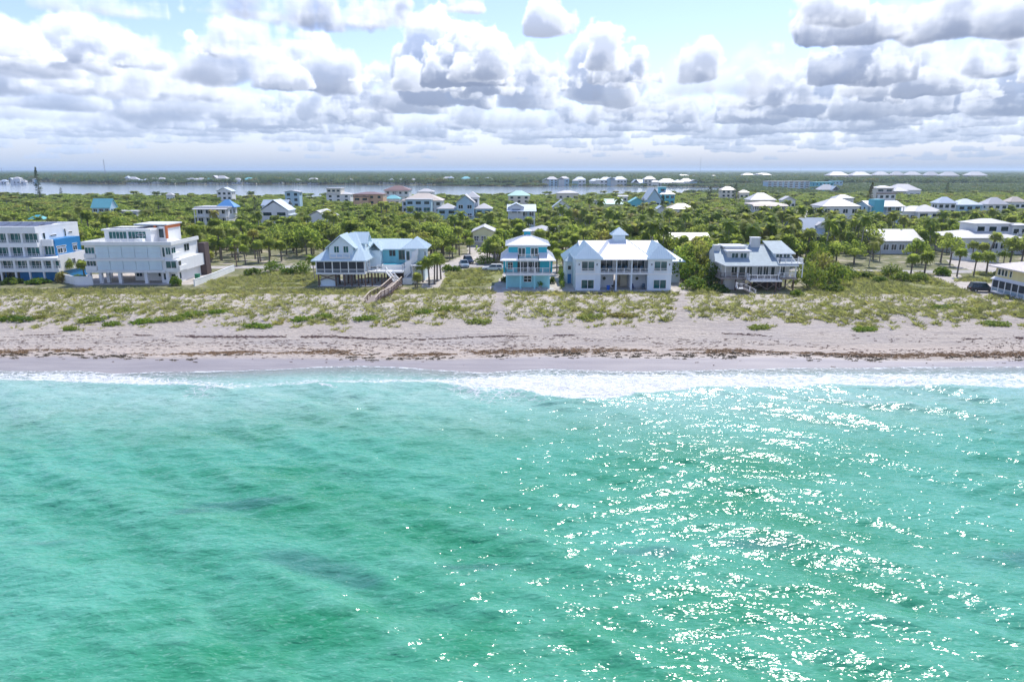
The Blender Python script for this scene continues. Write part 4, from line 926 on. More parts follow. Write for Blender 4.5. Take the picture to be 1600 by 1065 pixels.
def shingle_house():
    t = thing('shingle_house', 'grey shingled beach house on piles with two dormers, chimney and front deck', 'house', (48.7, 135.2, LZ + .7)); FOOT.append((39, 59, 128, 148))
    block(t, -7.0, 6.6, 1.8, 10, 1.9, 4.5, GREYSIDING); MB().box(-7.6, 7.4, -.2, 10.2, 1.55, 1.9).build('floor', GREYWOOD, t)
    # roof plane sloping to the sea
    mb = MB(); f = [(-7.0, -.7, 4.35), (7.3, -.7, 4.35), (7.3, 7.4, 7.5), (-7.3, 7.4, 7.5), (-8.6, 1.2, 5.1)]
    g = [(p[0], p[1], p[2] - .22) for p in f]; mb.poly(*f); mb.poly(*g[::-1])
    for i in range(5): mb.poly(g[i], g[(i + 1) % 5], f[(i + 1) % 5], f[i])
    f2 = [(7.3, 12.5, 4.9), (-7.3, 12.5, 4.9), (-7.3, 7.42, 7.5), (7.3, 7.42, 7.5)]; mb.poly(*f2); mb.poly(*[(p[0], p[1], p[2] - .2) for p in f2][::-1]); mb.build('roof', GREYROOF, t)
    MB().box(-7.35, 7.35, 7.3, 7.55, 7.52, 7.62).build('ridge_cap', TRIM, t); MB().bar((-7.0, -.74, 4.3), (7.3, -.74, 4.3), .1, .2).bar((-7.0, -.74, 4.3), (-8.64, 1.2, 5.05), .1, .2).build('fascia', TRIM, t)
    mb = MB()
    for x in (-7.3, 7.1):
        mb.poly((x, 1.8, 4.3), (x, 10, 4.3), (x, 10, 6.0), (x, 7.4, 7.25), (x, 1.8, 5.1)); mb.poly((x + .18, 1.8, 4.3), (x + .18, 1.8, 5.1), (x + .18, 7.4, 7.25), (x + .18, 10, 6.0), (x + .18, 10, 4.3))
    mb.build('gable_wall', GREYSIDING, t); block(t, -7.7, -6.6, 5.0, 6.8, 1.9, 7.7, GREYSIDING, 'side_chimney')
    # left dormer with flat white roofs
    d = block(t, -5.8, -1.5, 2.3, 8, 4.95, 6.75, GREYSIDING, 'dormer_wall'); MB().box(-6.1, -1.2, 1.9, 4.6, 6.75, 6.95).build('dormer_roof', WHITEROOF, t); MB().box(-6.1, -1.4, 4.62, 8.6, 7.4, 7.62).build('dormer_roof', WHITEROOF, t); block(t, -5.7, -1.6, 4.7, 8.3, 6.76, 7.4, GREYSIDING, 'dormer_wall')
    for a in (-5.0, -3.3): window(t, a, a + 1.25, 5.25, 6.4, 2.3, panes=2)
    MB().box(-5.85, -1.45, 2.16, 2.3, 4.85, 5.05).build('sill', TRIM, t)
    # right dormer with a shingled shed roof, white balcony
    block(t, 3.5, 7.0, 2.5, 9, 4.8, 6.5, PALEBLUE, 'dormer_wall')
    mb = MB(); r = [(3.0, 1.9, 6.45), (7.5, 1.9, 6.45), (7.1, 8.8, 8.25), (3.2, 8.8, 8.25)]; g = [(p[0], p[1], p[2] - .2) for p in r]; mb.poly(*r); mb.poly(*g[::-1])
    for i in range(4): mb.poly(g[i], g[(i + 1) % 4], r[(i + 1) % 4], r[i])
    mb.build('dormer_roof', GREYROOF, t); MB().bar((3.0, 1.86, 6.38), (7.5, 1.86, 6.38), .08, .2).build('fascia', TRIM, t)
    for x in (3.5, 6.98): MB().poly((x, 2.5, 6.5), (x, 8.6, 6.5), (x, 8.6, 8.05), (x, 2.5, 6.42)).build('cheek', GREYSIDING, t)
    for a in (3.9, 5.4): window(t, a, a + 1.2, 4.95, 6.2, 2.5, panes=2, fw=.1)
    MB().box(3.6, 8.5, -.3, 2.4, 4.55, 4.75).build('balcony_floor', TRIM, t)
    railing(t, [(3.7, 2.3, 4.75), (3.7, -.2, 4.75), (8.4, -.2, 4.75), (8.4, 2.6, 4.75)], .85, TRIM, .2, 1.2)
    for x in (3.9, 7.0, 8.3): MB().box(x - .09, x + .09, -.25, -.07, 1.9, 4.55).build('porch_post', TRIM, t)
    for x in (-6.8, -4.3, -2.8): MB().box(x - .06, x + .06, -.15, 0, 1.9, 4.3).build('porch_post', TRIM, t)
    block(t, .1, 1.9, 6.4, 7.6, 6.6, 9.05, GREYSIDING, 'chimney'); MB().box(0, 2.0, 6.3, 7.7, 9.05, 9.15).build('chimney_cap', TRIM, t)
    for a, b, n in ((-5.0, -3.9, 2), (-3.4, -2.2, 1), (-1.9, -.9, 2), (.2, 1.1, 2), (1.4, 2.3, 2), (2.9, 3.6, 1), (4.6, 5.6, 2)): window(t, a, b, 2.05, 4.0, 1.8, panes=n)
    # decks and railings
    MB().box(-2.6, 3.6, -2.6, -.2, 1.45, 1.75).build('deck', TRIM, t); railing(t, [(-2.5, -.3, 1.75), (-2.5, -2.5, 1.75), (2.6, -2.5, 1.75), (3.5, -1.4, 1.75), (3.5, -.3, 1.75)], 1.0, TRIM, .3, 1.3)
    railing(t, [(-7.5, 3, 1.9), (-7.5, .2, 1.9), (-6.9, -.1, 1.9), (-2.7, -.1, 1.9)], .95, GREYWOOD, .25, 1.4); railing(t, [(3.6, -.1, 1.9), (7.3, -.1, 1.9), (7.35, 3, 1.9)], .95, TRIM, .25, 1.4)
    stair(t, (-2.6, -1.4, 1.6), (-4.6, -3.0, .45), 1.2, GREYWOOD, (.6, -.8, 0)); MB().box(-5.3, -4.2, -4.2, -2.6, .3, .45).build('landing', TRIM, t)
    railing(t, [(-5.3, -2.6, .45), (-5.3, -4.2, .45), (-4.3, -4.2, .45), (-2.2, -4.9, -.6)], .9, TRIM, .25, 1.2); stair(t, (-4.2, -3.6, .4), (-2.2, -4.3, -.65), 1.1, GREYWOOD, (.3, .95, 0))
    for x in (-7.2, -4.5, -1.5, 1.8, 4.2, 6.9):
        for y in (.1, 4, 8): MB().box(x - .12, x + .12, y, y + .24, -.7, 1.55).build('pile', WOOD, t)
    for x in (-2.4, 2.5): MB().box(x - .12, x + .12, -2.5, -2.26, -.7, 1.45).build('pile', WOOD, t)
    m = MB()
    for a, b in ((-1.5, 1.8), (1.8, 4.2), (4.2, 6.9)): m.bar((a, .06, -.5), (b, .06, 1.5), .07, .12).bar((a, 0, 1.5), (b, 0, -.5), .07, .12)
    m.build('cross_brace', GREYWOOD, t); block(t, -6.4, -2.7, 1.2, 6, -.7, 1.54, GREYSIDING, 'store'); block(t, 2.2, 6.4, 4.6, 9, -.7, 1.54, BROWNSTONE, 'lower_room')
shingle_house()

def yellow_screen_house():
    t = thing('yellow_house', 'yellow house on piles with pale hip roof and long screened porch at the right edge', 'house', (92.6, 128, LZ)); FOOT.append((91, 107, 112, 134))
    block(t, .3, 12, -8, 4, 3.1, 5.2, YELLOW, 'upper_wall'); block(t, 1.6, 12, -8, 3.9, .6, 3.1, YELLOW); MB().box(0, 12, -8.6, 4.2, .3, .6).build('floor', TRIM, t)
    hip_roof(t, -.7, 13, -9.4, 5.0, 5.2, 2.0, paint((.66, .60, .57), .5, .08, .4, 'blush_metal_roof'), seams=.6)
    mb = MB(); r = [(-.3, -9, 2.9), (-.3, 4.3, 2.9), (.3, 4.3, 3.35), (.3, -9, 3.35)]; mb.poly(*r); mb.poly(*[(p[0], p[1], p[2] - .1) for p in r][::-1]); mb.build('porch_roof', WHITEROOF, t)
    for k in range(7):
        y = 4.0 - k * 1.75; MB().box(.02, .07, y - 1.62, y - .12, 1.35, 2.75).build('screen', SCREEN, t); MB().box(.0, .06, y - 1.62, y - .12, .66, 1.25).build('lower_screen', paint((.30, .40, .46), .7, .2, 1., 'porch_kick_panel'), t)
        MB().box(-.04, .14, y - .1, y + .1, .6, 2.9).build('porch_post', TRIM, t); MB().box(-.02, .12, y - 1.65, y - .1, 1.25, 1.35).build('porch_rail', TRIM, t)
    for a, b in ((2.6, 3.3), (1.7, 2.3), (.8, 1.4), (-.4, 0.1), (-4.4, -3.7), (-5.2, -4.6)): window(t, a, b, 3.75, 4.85, .3, 'l', 1)
    for y in (3.8, .6, -2.6, -5.8, -8.2):
        for x in (.2, 4, 8): MB().box(x, x + .25, y - .12, y + .12, -.6, .3).build('pile', GREYWOOD, t)
yellow_screen_house()

# ------------------------------------------------------------------ houses further inland
def roofmat(c): return paint(c, .45, .07, .3, 'metal_roof')
RW, RB, RG, RT = roofmat((.56, .555, .545)), roofmat((.58, .66, .74)), roofmat((.40, .42, .44)), roofmat((.22, .58, .60))
RTAN, RBR, RGN = roofmat((.60, .52, .43)), roofmat((.22, .13, .11)), roofmat((.40, .68, .58))
RBLU = roofmat((.12, .32, .62)); RTEAL = roofmat((.10, .48, .56)); RSL = roofmat((.42, .50, .56))
WW, WB, WC, WT, WY, WP, WG = (paint(c, .6, .08, .4, 'siding') for c in ((.76, .77, .76), (.42, .60, .70), (.70, .66, .56), (.12, .50, .58), (.70, .70, .42), (.62, .40, .24), (.55, .58, .60)))
def place(l, r, eave, ez):
    """Real position and width of a house whose eave, ez above the land, spans l to r at height eave in the photograph."""
    x0, y = px(l, eave, LZ + ez); x1, _ = px(r, eave, LZ + ez); return (x0 + x1) / 2, y, x1 - x0
def inland(label, l, r, eave, ez, rise=1.8, roof=None, wall=None, kind='hip', depth=None, cols=3, storeys=2, wing=None, porch=False, cat='house', name='house', stilts=True, rz=0.):
    x, y, w = place(l, r, eave, ez); d = depth or w * .75; roof = roof or RW; wall = wall or WW; ov = .5
    t = thing(name, label, cat, (x, y + ov, LZ), rz); FOOT.append((x - w / 2 - 1.5, x + w / 2 + 1.5, y - 10 - .03 * y, y + d + 2)); h = w / 2 - ov
    base = 0.
    z0 = 2.2 if (stilts and ez > 6) else 0.; per = (ez - z0) / storeys
    if z0:
        m = MB(); n = max(3, int(w / 4))
        for i in range(n + 1): q = -h + .2 + (2 * h - .4) * i / n; m.box(q - .18, q + .18, .05, .4, 0, z0)
        m.build('pile', wall, t); MB().box(-h + .8, h - .8, 1.5, d - 1.5, 0, z0 - .02).build('lower_wall', WG, t)
    block(t, -h, h, 0, d - 2 * ov, z0, ez, wall)
    if kind == 'hip': hip_roof(t, -w / 2, w / 2, -ov, d - ov, ez, rise, roof)
    elif kind == 'flat': block(t, -w / 2, w / 2, -ov, d - ov, ez, ez + .5, roof, 'roof')
    elif kind == 'gable': gable_roof(t, -w / 2, w / 2, -ov, d - ov, ez - .1, rise, roof, 'y'); gable_wall(t, -h, h, ez, rise * (1 - 2 * ov / w) - .12, 0, wall, 'y', .2)
    elif kind == 'side': gable_roof(t, -w / 2, w / 2, -ov, d - ov, ez - .1, rise, roof, 'x'); [gable_wall(t, 0, d - 2 * ov, ez, rise - .3, q, wall, 'x', .15) for q in (-h, h - .15)]
    gw = 2 * h / cols
    for s in range(storeys):
        for c in range(cols):
            a = -h + gw * (c + .5); ww = min(1.8, gw * .62); hh = min(1.5, per * .55); window(t, a - ww / 2, a + ww / 2, z0 + per * s + (per - hh) * .55, z0 + per * s + (per - hh) * .55 + hh, 0, panes=2, fw=.12, sub=y < 330)
    for c in range(2): q = (d - 1) * (.3 + .35 * c); window(t, q - .6, q + .6, ez - per * .72, ez - per * .25, h, 'r', 1, sub=False); window(t, q - .6, q + .6, ez - per * .72, ez - per * .25, -h, 'l', 1, sub=False)
    if porch:
        for s in range(1 if storeys == 1 else 2):
            zz = z0 + per * s
            MB().box(-h, h, -2.2, 0, zz - .22, zz).build('porch_floor', TRIM, t); railing(t, [(-h, -2.1, zz), (h, -2.1, zz)], 1.0, TRIM, .5, 3)
        m = MB(); n = max(2, int(w / 3.4))
        for i in range(n + 1): q = -h + .15 + (2 * h - .3) * i / n; m.box(q - .13, q + .13, -2.15, -1.9, 0, ez - .35)
        m.build('porch_post', TRIM, t)
        mb = MB(); mb.poly((-w / 2, -2.7, ez - .35), (w / 2, -2.7, ez - .35), (w / 2, -.2, ez + .12), (-w / 2, -.2, ez + .12)).poly((-w / 2, -2.7, ez - .5), (-w / 2, -.2, ez - .03), (w / 2, -.2, ez - .03), (w / 2, -2.7, ez - .5)).poly((-w / 2, -2.7, ez - .5), (w / 2, -2.7, ez - .5), (w / 2, -2.7, ez - .35), (-w / 2, -2.7, ez - .35)); mb.build('porch_roof', roof, t)
    return t, h, d, ez, y
def cupola(t, x, y, z, s, wall, roof): block(t, x - s, x + s, y - s, y + s, z - .6, z + s * 1.1, wall, 'cupola'); hip_roof(t, x - s * 1.35, x + s * 1.35, y - s * 1.35, y + s * 1.35, z + s * 1.1, s * .8, roof, t=.1, name='cupola_roof')
def wing(t, x0, x1, y0, y1, ez, rise, wall, roof, kind='hip', win=2):
    block(t, x0 + .4, x1 - .4, y0 + .4, y1 - .4, 0, ez, wall, 'wing_wall')
    if kind == 'hip': hip_roof(t, x0, x1, y0, y1, ez, rise, roof, name='wing_roof')
    elif kind == 'flat': block(t, x0, x1, y0, y1, ez, ez + .45, roof, 'wing_roof')
    else: gable_roof(t, x0, x1, y0, y1, ez - .1, rise, roof, kind, name='wing_roof'); (gable_wall(t, x0 + .4, x1 - .4, ez, rise * .8, y0 + .4, wall, 'y', .2) if kind == 'y' else None)
    g = (x1 - x0 - .8) / max(1, win)
    for k in range(win): a = x0 + .4 + g * (k + .5); window(t, a - g * .3, a + g * .3, ez - 2.0, ez - .7, y0 + .4, panes=2, fw=.1, sub=False)

inland('low house with faded teal roof half buried in trees behind the blue-walled modern house', 43, 66, 343, 4.2, 1.5, RTEAL, WG, storeys=1)
t, h, d, z, y = inland('house with bright teal gable roof deep in the trees on the left', 141, 172, 325, 6.5, 4.0, RT, WB, 'side', storeys=2); wing(t, h, h + 11, 2, 10, 4.6, 1.2, WW, RW, 'flat', 4)
t, h, d, z, y = inland('white two storey house with bright blue hip roof and flat front veranda in trees', 303, 357, 325, 8.6, 1.6, RW, WW, 'flat', storeys=2, cols=4, porch=True); hip_roof(t, 0, h + 1.5, 3, d - 1, 8.6, 2.8, RBLU, name='blue_roof')
t, h, d, z, y = inland('grey roofed house with stacked white gables standing alone in the trees', 404, 454, 337, 5.2, 2.0, RSL, WW, 'hip', storeys=1); wing(t, -6, 6, -1, 9, 7.2, 4.2, WW, RB, 'y', 2); wing(t, -8, 3, 7, 15, 8.8, 2.2, WW, RSL, 'x', 2)
t, h, d, z, y = inland('tall narrow house with pale blue front and white side near the bay', 443, 468, 300, 11, .8, RW, WB, 'gable', storeys=3, cols=2)
inland('small white gabled house partly hidden by a dark tree', 475, 515, 340, 5.0, 2.6, RW, WW, 'gable', storeys=1, cols=3, depth=16)
t, h, d, z, y = inland('white flat-topped house with open roof terrace close to the bay shore', 508, 548, 304, 7.2, 1.5, RW, WW, 'hip', storeys=2); wing(t, -h, 2, 0, 12, 11, 1, WC, RW, 'flat', 3)
t, h, d, z, y = inland('peach coloured house with brown roof rising over the palms', 550, 599, 304, 8.6, 1.2, RBR, WP, 'hip', storeys=2, cols=4); wing(t, -h, -h + 10, -2, 8, 7.2, .6, WP, RBR, 'flat', 2)
inland('large white villa with dark brown hip roof beside the bay', 600, 640, 297, 10, 2.6, RBR, WW, 'hip', storeys=2, cols=4, porch=True)
inland('low house with pale teal hip roof in front of the brown-roofed villa', 600, 625, 311, 5.0, 2.2, RT, WW, 'hip', storeys=1)
t, h, d, z, y = inland('wide house with big beige hip roof above a white balconied front block', 626, 691, 314, 8.2, 3.4, RTAN, WW, 'hip', storeys=2, cols=6); wing(t, -7, 6, -9, 0, 9.0, .6, WB, RW, 'flat', 3); [window(t, -6 + k * 4, -3 + k * 4, 3.2, 5.4, -8.6, panes=2, glass=TEALGLASS) for k in range(3)]; railing(t, [(-6.8, -9.6, 2.8), (5.8, -9.6, 2.8)], 1, TRIM, .5)
inland('white roofed low house beyond the beige hip roof', 651, 678, 300, 6.5, 2.2, RW, WW, 'hip', storeys=1)
t, h, d, z, y = inland('bright blue house with white front gable between two lower white wings', 711, 742, 317, 9.4, 3.4, RW, WB, 'gable', storeys=2, cols=2, depth=12, porch=False); wing(t, -h - 9, -h, 3, 12, 6.6, 2.2, WB, RW); wing(t, h, h + 8, 3, 12, 6.6, 2.2, WB, RW); wing(t, -h + 3, h + 2, 8, 18, 11.2, 2.4, WW, RW); MB().box(-h + .5, h - .5, -2, 0, 3.8, 4.1).build('porch_roof', RW, t); m = MB(); [m.box(q - .15, q + .15, -1.9, -1.6, 0, 3.8) for q in (-4, -1.4, 1.4, 4)]; m.build('porch_post', TRIM, t)
t, h, d, z, y = inland('small pale yellow cottage with white gable facing the sandy drive', 736, 775, 363, 4.3, 1.7, RW, WY, 'gable', depth=12, storeys=1, cols=3, stilts=False); MB().box(-h, h - 1, -.06, 0, 0, 1.5).build('skirt', WW, t); railing(t, [(-h, -1.2, 1.6), (h - 1.5, -1.2, 1.6)], .9, TRIM, .4); MB().box(-h, h - 1.3, -1.3, -.08, 1.4, 1.6).build('porch_floor', TRIM, t)
t, h, d, z, y = inland('pale blue and white house with porches and stepped roofs just beyond the turquoise house', 792, 838, 328, 8.6, 1.8, RB, WB, 'side', storeys=2, cols=4, porch=True); wing(t, -h, -h + 6, -1, 8, 9.6, 1.4, WW, RB, 'y', 1)
inland('cream green hip roofed house on the bay side of the pale blue porched house', 793, 829, 306, 7.0, 3.0, RGN, WC, 'hip', storeys=2)
inland('small white house with steep grey gable standing alone in the palms', 863, 893, 324, 6.4, 3.4, RSL, WW, 'gable', storeys=1, cols=1)
t, h, d, z, y = inland('low white house with grey hip roof directly behind the turquoise house', 824, 872, 362, 4.2, 1.5, RG, WW, 'hip', storeys=1, cols=5, depth=10, stilts=False); wing(t, h - 3, h + 4.5, 4, 12, 4.4, 1.0, WW, RG)
inland('pale yellow cottage with mint green metal roof', 942, 974, 319, 6.0, 2.4, RGN, WY, 'side', storeys=1, cols=3)
inland('teal gabled cottage with white trim beside the mint roofed cottage', 983, 1008, 316, 5.4, 2.6, RT, WT, 'gable', storeys=1, cols=2)
t, h, d, z, y = inland('house with tall steep slate blue gable roof near the bay', 1010, 1035, 313, 5.2, 7.0, RSL, WB, 'gable', storeys=1, cols=2, depth=18)
t, h, d, z, y = inland('turquoise house with white hip roof and lookout tower', 1031, 1056, 304, 8.4, 2.2, RW, WT, 'hip', storeys=2, cols=3); wing(t, -5, 0, 3, 8, 12.4, .8, WT, RT, 'flat', 1)
inland('house with tan hip roof low among the palms', 1045, 1089, 327, 4.8, 2.4, RTAN, WW, 'hip', storeys=1, cols=4)
t, h, d, z, y = inland('grey and white gabled house in front of the tan hip roof', 1019, 1048, 333, 5.6, 3.0, RSL, WW, 'gable', storeys=2, cols=2)
inland('cream hip roofed house by the right end of the bay', 1127, 1151, 297, 8.0, 2.4, RTAN, WC, 'hip', storeys=2)
t, h, d, z, y = inland('tan roofed house with two long screened verandas stacked across its front', 1175, 1230, 320, 8.4, 1.0, RTAN, WG, 'hip', storeys=2, cols=8, porch=True)
inland('white hip roofed house rising right behind the tan verandas', 1172, 1214, 313, 9.0, 3.2, RW, WC, 'hip', storeys=1, stilts=False)
inland('house with broad white hip roof low in the trees beside the tall pine', 1226, 1287, 341, 4.6, 3.0, RW, WW, 'hip', storeys=1, cols=4, stilts=False)
inland('small white gabled house far in the trees right of the tan verandas', 1222, 1245, 313, 6., 2.2, RW, WW, 'gable', storeys=1)
t, h, d, z, y = inland('large plain white house with long white hip roof right of centre', 1285, 1346, 323, 9.4, 2.8, RW, WW, 'hip', storeys=2, cols=4, porch=False)
t, h, d, z, y = inland('blue house with broad chimney stack and curved white balconies', 1356, 1412, 321, 9.0, 1.6, RW, WB, 'side', storeys=2, cols=4, porch=True); block(t, -6, -2, -3, 2, 0, 11.5, WT, 'chimney')
t, h, d, z, y = inland('long low white roofed house spreading right of the blue chimney house', 1412, 1462, 331, 5.0, 2.2, RW, WW, 'hip', storeys=1, cols=5); wing(t, h - 9, h + 3, -3, 8, 5.0, 2.8, WW, RW)
t, h, d, z, y = inland('white house with two pale blue capped hip roofs', 1466, 1497, 318, 7.6, 2.8, RB, WW, 'hip', storeys=2, cols=3); wing(t, h + 1, h + 13, 0, 10, 6.8, 2.6, WB, RB, 'hip', 3)
inland('small white house with bright hip roof near the right edge', 1543, 1578, 320, 7.0, 3.2, RW, WW, 'hip', storeys=2, cols=3)
t, h, d, z, y = inland('house with steep slate metal roof, white dormer and dark screened corner porch', 1243, 1298, 368, 5.0, 4.6, RSL, WG, 'side', storeys=1, cols=4, depth=11); wing(t, 1.5, 4.6, 1.2, 4.5, 7.6, 1.0, WW, RW, 'y', 1); MB().box(h - 3.6, h - .2, -.12, -.06, 2.4, 4.6).build('screen', SCREEN, t)
t, h, d, z, y = inland('low house with wide cream roof behind the roadside palms', 1366, 1445, 377, 3.6, 2.8, RW, WG, 'side', storeys=1, cols=6, depth=13, stilts=False); wing(t, h - 3, h + 7, 5, 12, 3.8, 1.6, WG, RG)
t, h, d, z, y = inland('white house with broad pale hip roof and square upper storey at the right edge', 1498, 1606, 373, 4.4, 1.8, RW, WW, 'hip', storeys=1, cols=8, depth=17, stilts=False); wing(t, -2, 9, 5, 13, 8.0, 1.2, WW, RW, 'hip', 3); wing(t, 8, 16, 4, 12, 7.4, .5, WW, RW, 'flat', 3); railing(t, [(8, 1.5, 4.9), (16, 1.5, 4.9)], 1, TRIM, .4)
inland('long low white roofed house behind the row of tall palms', 1030, 1112, 376, 3.6, 1.8, RW, WG, 'side', storeys=1, cols=9, depth=9, stilts=False)
inland('small white roofed outbuilding behind the tall palms', 1019, 1040, 362, 4.4, 1.4, RW, WW, 'hip', storeys=1, cols=2)
inland('small white roofed hut left of the twin wing house', 907, 923, 364, 4.0, 1.0, RW, WW, 'hip', storeys=1, cols=2)
t, h, d, z, y = inland('stacked brown and white house rising from the far trees', 1373, 1402, 303, 9.2, 1.2, RBR, WW, 'flat', storeys=2, cols=3); wing(t, -6, 5, 2, 10, 12.5, 1.2, WC, RW, 'hip', 2)
inland('pale tan roofed house far right beyond the white bungalow', 1578, 1606, 316, 6.5, 2.6, RTAN, WW, 'hip', storeys=1)
inland('white cottage roof showing above the trees left of the twin blue hips', 1306, 1336, 310, 6.0, 2.0, RG, WW, 'hip', storeys=1)
inland('low white shed roof in the trees behind the cream roofed house', 1522, 1542, 343, 4.2, .8, RW, WW, 'flat', storeys=1, cols=2)
inland('small cream roof by the bay right of the tall palms', 1155, 1172, 301, 6.0, 1.6, RTAN, WC, 'hip', storeys=1, cols=2)
inland('white villa with twin gables on the near bay shore at left', 337, 362, 299, 8.5, 2.6, RB, WW, 'gable', storeys=2, cols=3)
inland('white house half hidden by palms on the near bay shore', 258, 270, 305, 6.0, 1.4, RW, WW, 'hip', storeys=1, cols=2)
inland('white pavilion by the bay behind the long palm row', 870, 905, 302, 6.0, 1.8, RW, WC, 'hip', storeys=1, cols=3)
inland('grey flat carport in the clearing left of the mint roof', 926, 938, 314, 4.2, .5, RW, WG, 'flat', storeys=1, cols=2)
inland('white bungalow roof in the clearing above the mint roof', 965, 982, 307, 4.6, .8, RG, WW, 'side', storeys=1, cols=2)

# long apartment house and condominiums
def apartments():
    x, y, w = place(1199, 1266, 284, 9.6); t = thing('apartment_house', 'long pale blue apartment house with rows of white balconies across the bay', 'apartment house', (x, y, LZ)); FOOT.append((x - w / 2, x + w / 2, y - 110, y + 20))
    block(t, -w / 2, w / 2, 0, 14, 0, 9.6, WB); block(t, -w / 2 - .5, w / 2 + .5, -1, 15, 9.6, 10.2, RW, 'roof'); wm = MB().box(0, 3.4, -.05, .1, 0, 1.3).mesh('window', GLASS); bm_ = MB().box(0, 4.4, -1.4, 0, 0, .9).mesh('balcony', WHITE)
    n = int(w / 6)
    for s in range(4):
        for k in range(n): a = -w / 2 + w * (k + .5) / n; link('window', wm, t, (a - 1.7, 0, 1.0 + s * 2.35)); link('balcony', bm_, t, (a - 2.2, -.01, .35 + s * 2.35))
apartments()
t, h, d, z, y = inland('teal flat-roofed commercial building right of the long apartment house', 1274, 1304, 285, 9, 1, RT, WT, 'flat', storeys=2, cols=5, stilts=False)
inland('second teal roofed building behind the rounded white one', 1300, 1318, 283, 9, 1, RTEAL, WB, 'flat', storeys=2, cols=3, stilts=False)
ORD = 'first second third fourth fifth sixth seventh eighth ninth tenth eleventh twelfth'.split()
for i, (l, r, e) in enumerate(((1295, 1327, 274.5), (1331, 1362, 274.5), (1366, 1391, 274), (1393, 1414, 274), (1416, 1441, 274), (1446, 1468, 274.5), (1472, 1499, 275), (1513, 1543, 274.5))):
    x, y, w = place(l, r, e, 11.5)
    t = thing('condominium', f'{ORD[i]} from the left in the row of white roofed condominiums near the horizon', 'apartment house', (x, y, LZ), 0, 'white roofed condominiums near the horizon')
    block(t, -w / 2 + 2, w / 2 - 2, 0, w * .5, 0, 11.5, WC); hip_roof(t, -w / 2, w / 2, -2, w * .5 + 2, 11.5, 7.0, RW, t=.8); FOOT.append((x - w / 2, x + w / 2, y - 60, y + w * .5))
    m = MB()
    for k in range(6): a = (-w / 2 + 4) + (w - 8) * k / 5; m.box(a - w * .04, a + w * .04, -.1, .1, 5, 9.5)
    m.build('window_row', GLASS, t)
    if i == 7: hip_roof(t, -w / 2 + 2, w / 2 - 1, -14, -3, 6.0, 2.5, RW, t=.6, name='front_roof'); block(t, -w / 2 + 4, w / 2 - 3, -12, -2.02, 0, 6.0, WC, 'front_wall')

# houses on the far shore of the bay
def far_house(label, l, r, e, ez, rise, roof, wall, storeys=1, group='houses along the far shore of the bay', kind='hip'):
    Y = 1150 if group.startswith('houses along') else (1012 if e > 278.5 else 1750) if l < 1380 and l > 840 else None
    if Y: ez = max(4., 23.2 - Y * math.tan(R(13.9) - math.atan((532.5 - e) / 1080)))
    x, y, w = place(l, r, e, ez); d = w * .6; t = thing('shore_house', label, 'house', (x, y, LZ), 0, group); FOOT.append((x - w / 2 - 1, x + w / 2 + 1, y - 25, y + d))
    block(t, -w / 2 + .6, w / 2 - .6, 0, d, 0, ez, wall)
    (hip_roof if kind == 'hip' else gable_roof)(t, -w / 2, w / 2, -.6, d + .6, ez, rise, roof, t=.3)
    rr = random.Random(int(l * 7 + e)); s_ = rr.choice((-1, 1)); ww = w * rr.uniform(.35, .6); wx = s_ * w * rr.uniform(.28, .5); e2 = ez * rr.uniform(.55, 1.25)
    block(t, wx - ww / 2, wx + ww / 2, -d * rr.uniform(.1, .5), d * .6, 0, e2, rr.choice((WW, WB, WG, wall)), 'wing_wall'); (hip_roof if rr.random() < .6 else gable_roof)(t, wx - ww / 2 - .5, wx + ww / 2 + .5, -d * .55, d * .65, e2, rise * rr.uniform(.5, .9), rr.choice((roof, RG, RSL, roof)), t=.3, name='wing_roof')
    n = max(2, int(w / 5)); m = MB().box(0, 2.6, -.06, .1, 0, 1.8).mesh('window', GLASS)
    for s in range(storeys):
        for k in range(n): a = -w / 2 + .6 + (w - 1.2) * (k + .5) / n; link('window', m, t, (a - 1.3, 0, ez * (s + .25) / storeys))
FARS = [(0, 10, 283), (18, 31, 279.5), (32, 40, 283), (50, 58, 281), (198, 214, 280), (215, 222, 282), (223, 231, 281.5), (231, 243, 281), (244, 258, 280.5), (266, 273, 281.5), (291, 304, 281), (306, 320, 281), (322, 332, 280.5), (334, 354, 279), (355, 363, 281.5), (364, 376, 281), (380, 396, 281), (428, 442, 283), (456, 470, 283), (479, 496, 282), (538, 552, 282),
        (592, 604, 283), (605, 617, 282), (619, 633, 283), (640, 650, 281.5), (651, 661, 281.5), (665, 676, 282.5), (690, 706, 280), (707, 716, 281.5), (720, 736, 279.5), (738, 752, 281), (755, 771, 281)]
cols = [('white', RW, WW), ('pale grey', RG, WC), ('white', RW, WC), ('pale teal', RT, WW), ('pale blue', RB, WW)]
cnt = {}
pick = [cols[int(q)] for q in np.random.default_rng(3).integers(0, 5, len(FARS))]; tot = {c[0]: sum(1 for p in pick if p[0] == c[0]) for c in cols}
def nth(k, n): return (ORD[k - 1] if k <= 12 else ORD[k - 11] .replace('second', 'twelfth').replace('third', 'thirteenth').replace('fourth', 'fourteenth').replace('fifth', 'fifteenth')) + ' from the left'
for (l, r, e), c in zip(FARS, pick):
    cnt[c[0]] = cnt.get(c[0], 0) + 1; k = cnt[c[0]]
    far_house(f'{nth(k, 0)[:-14]} {c[0]} roofed house from the left along the far bay shore', l, r, e, 7.0, (r - l) * .22, c[1], c[2], 1)
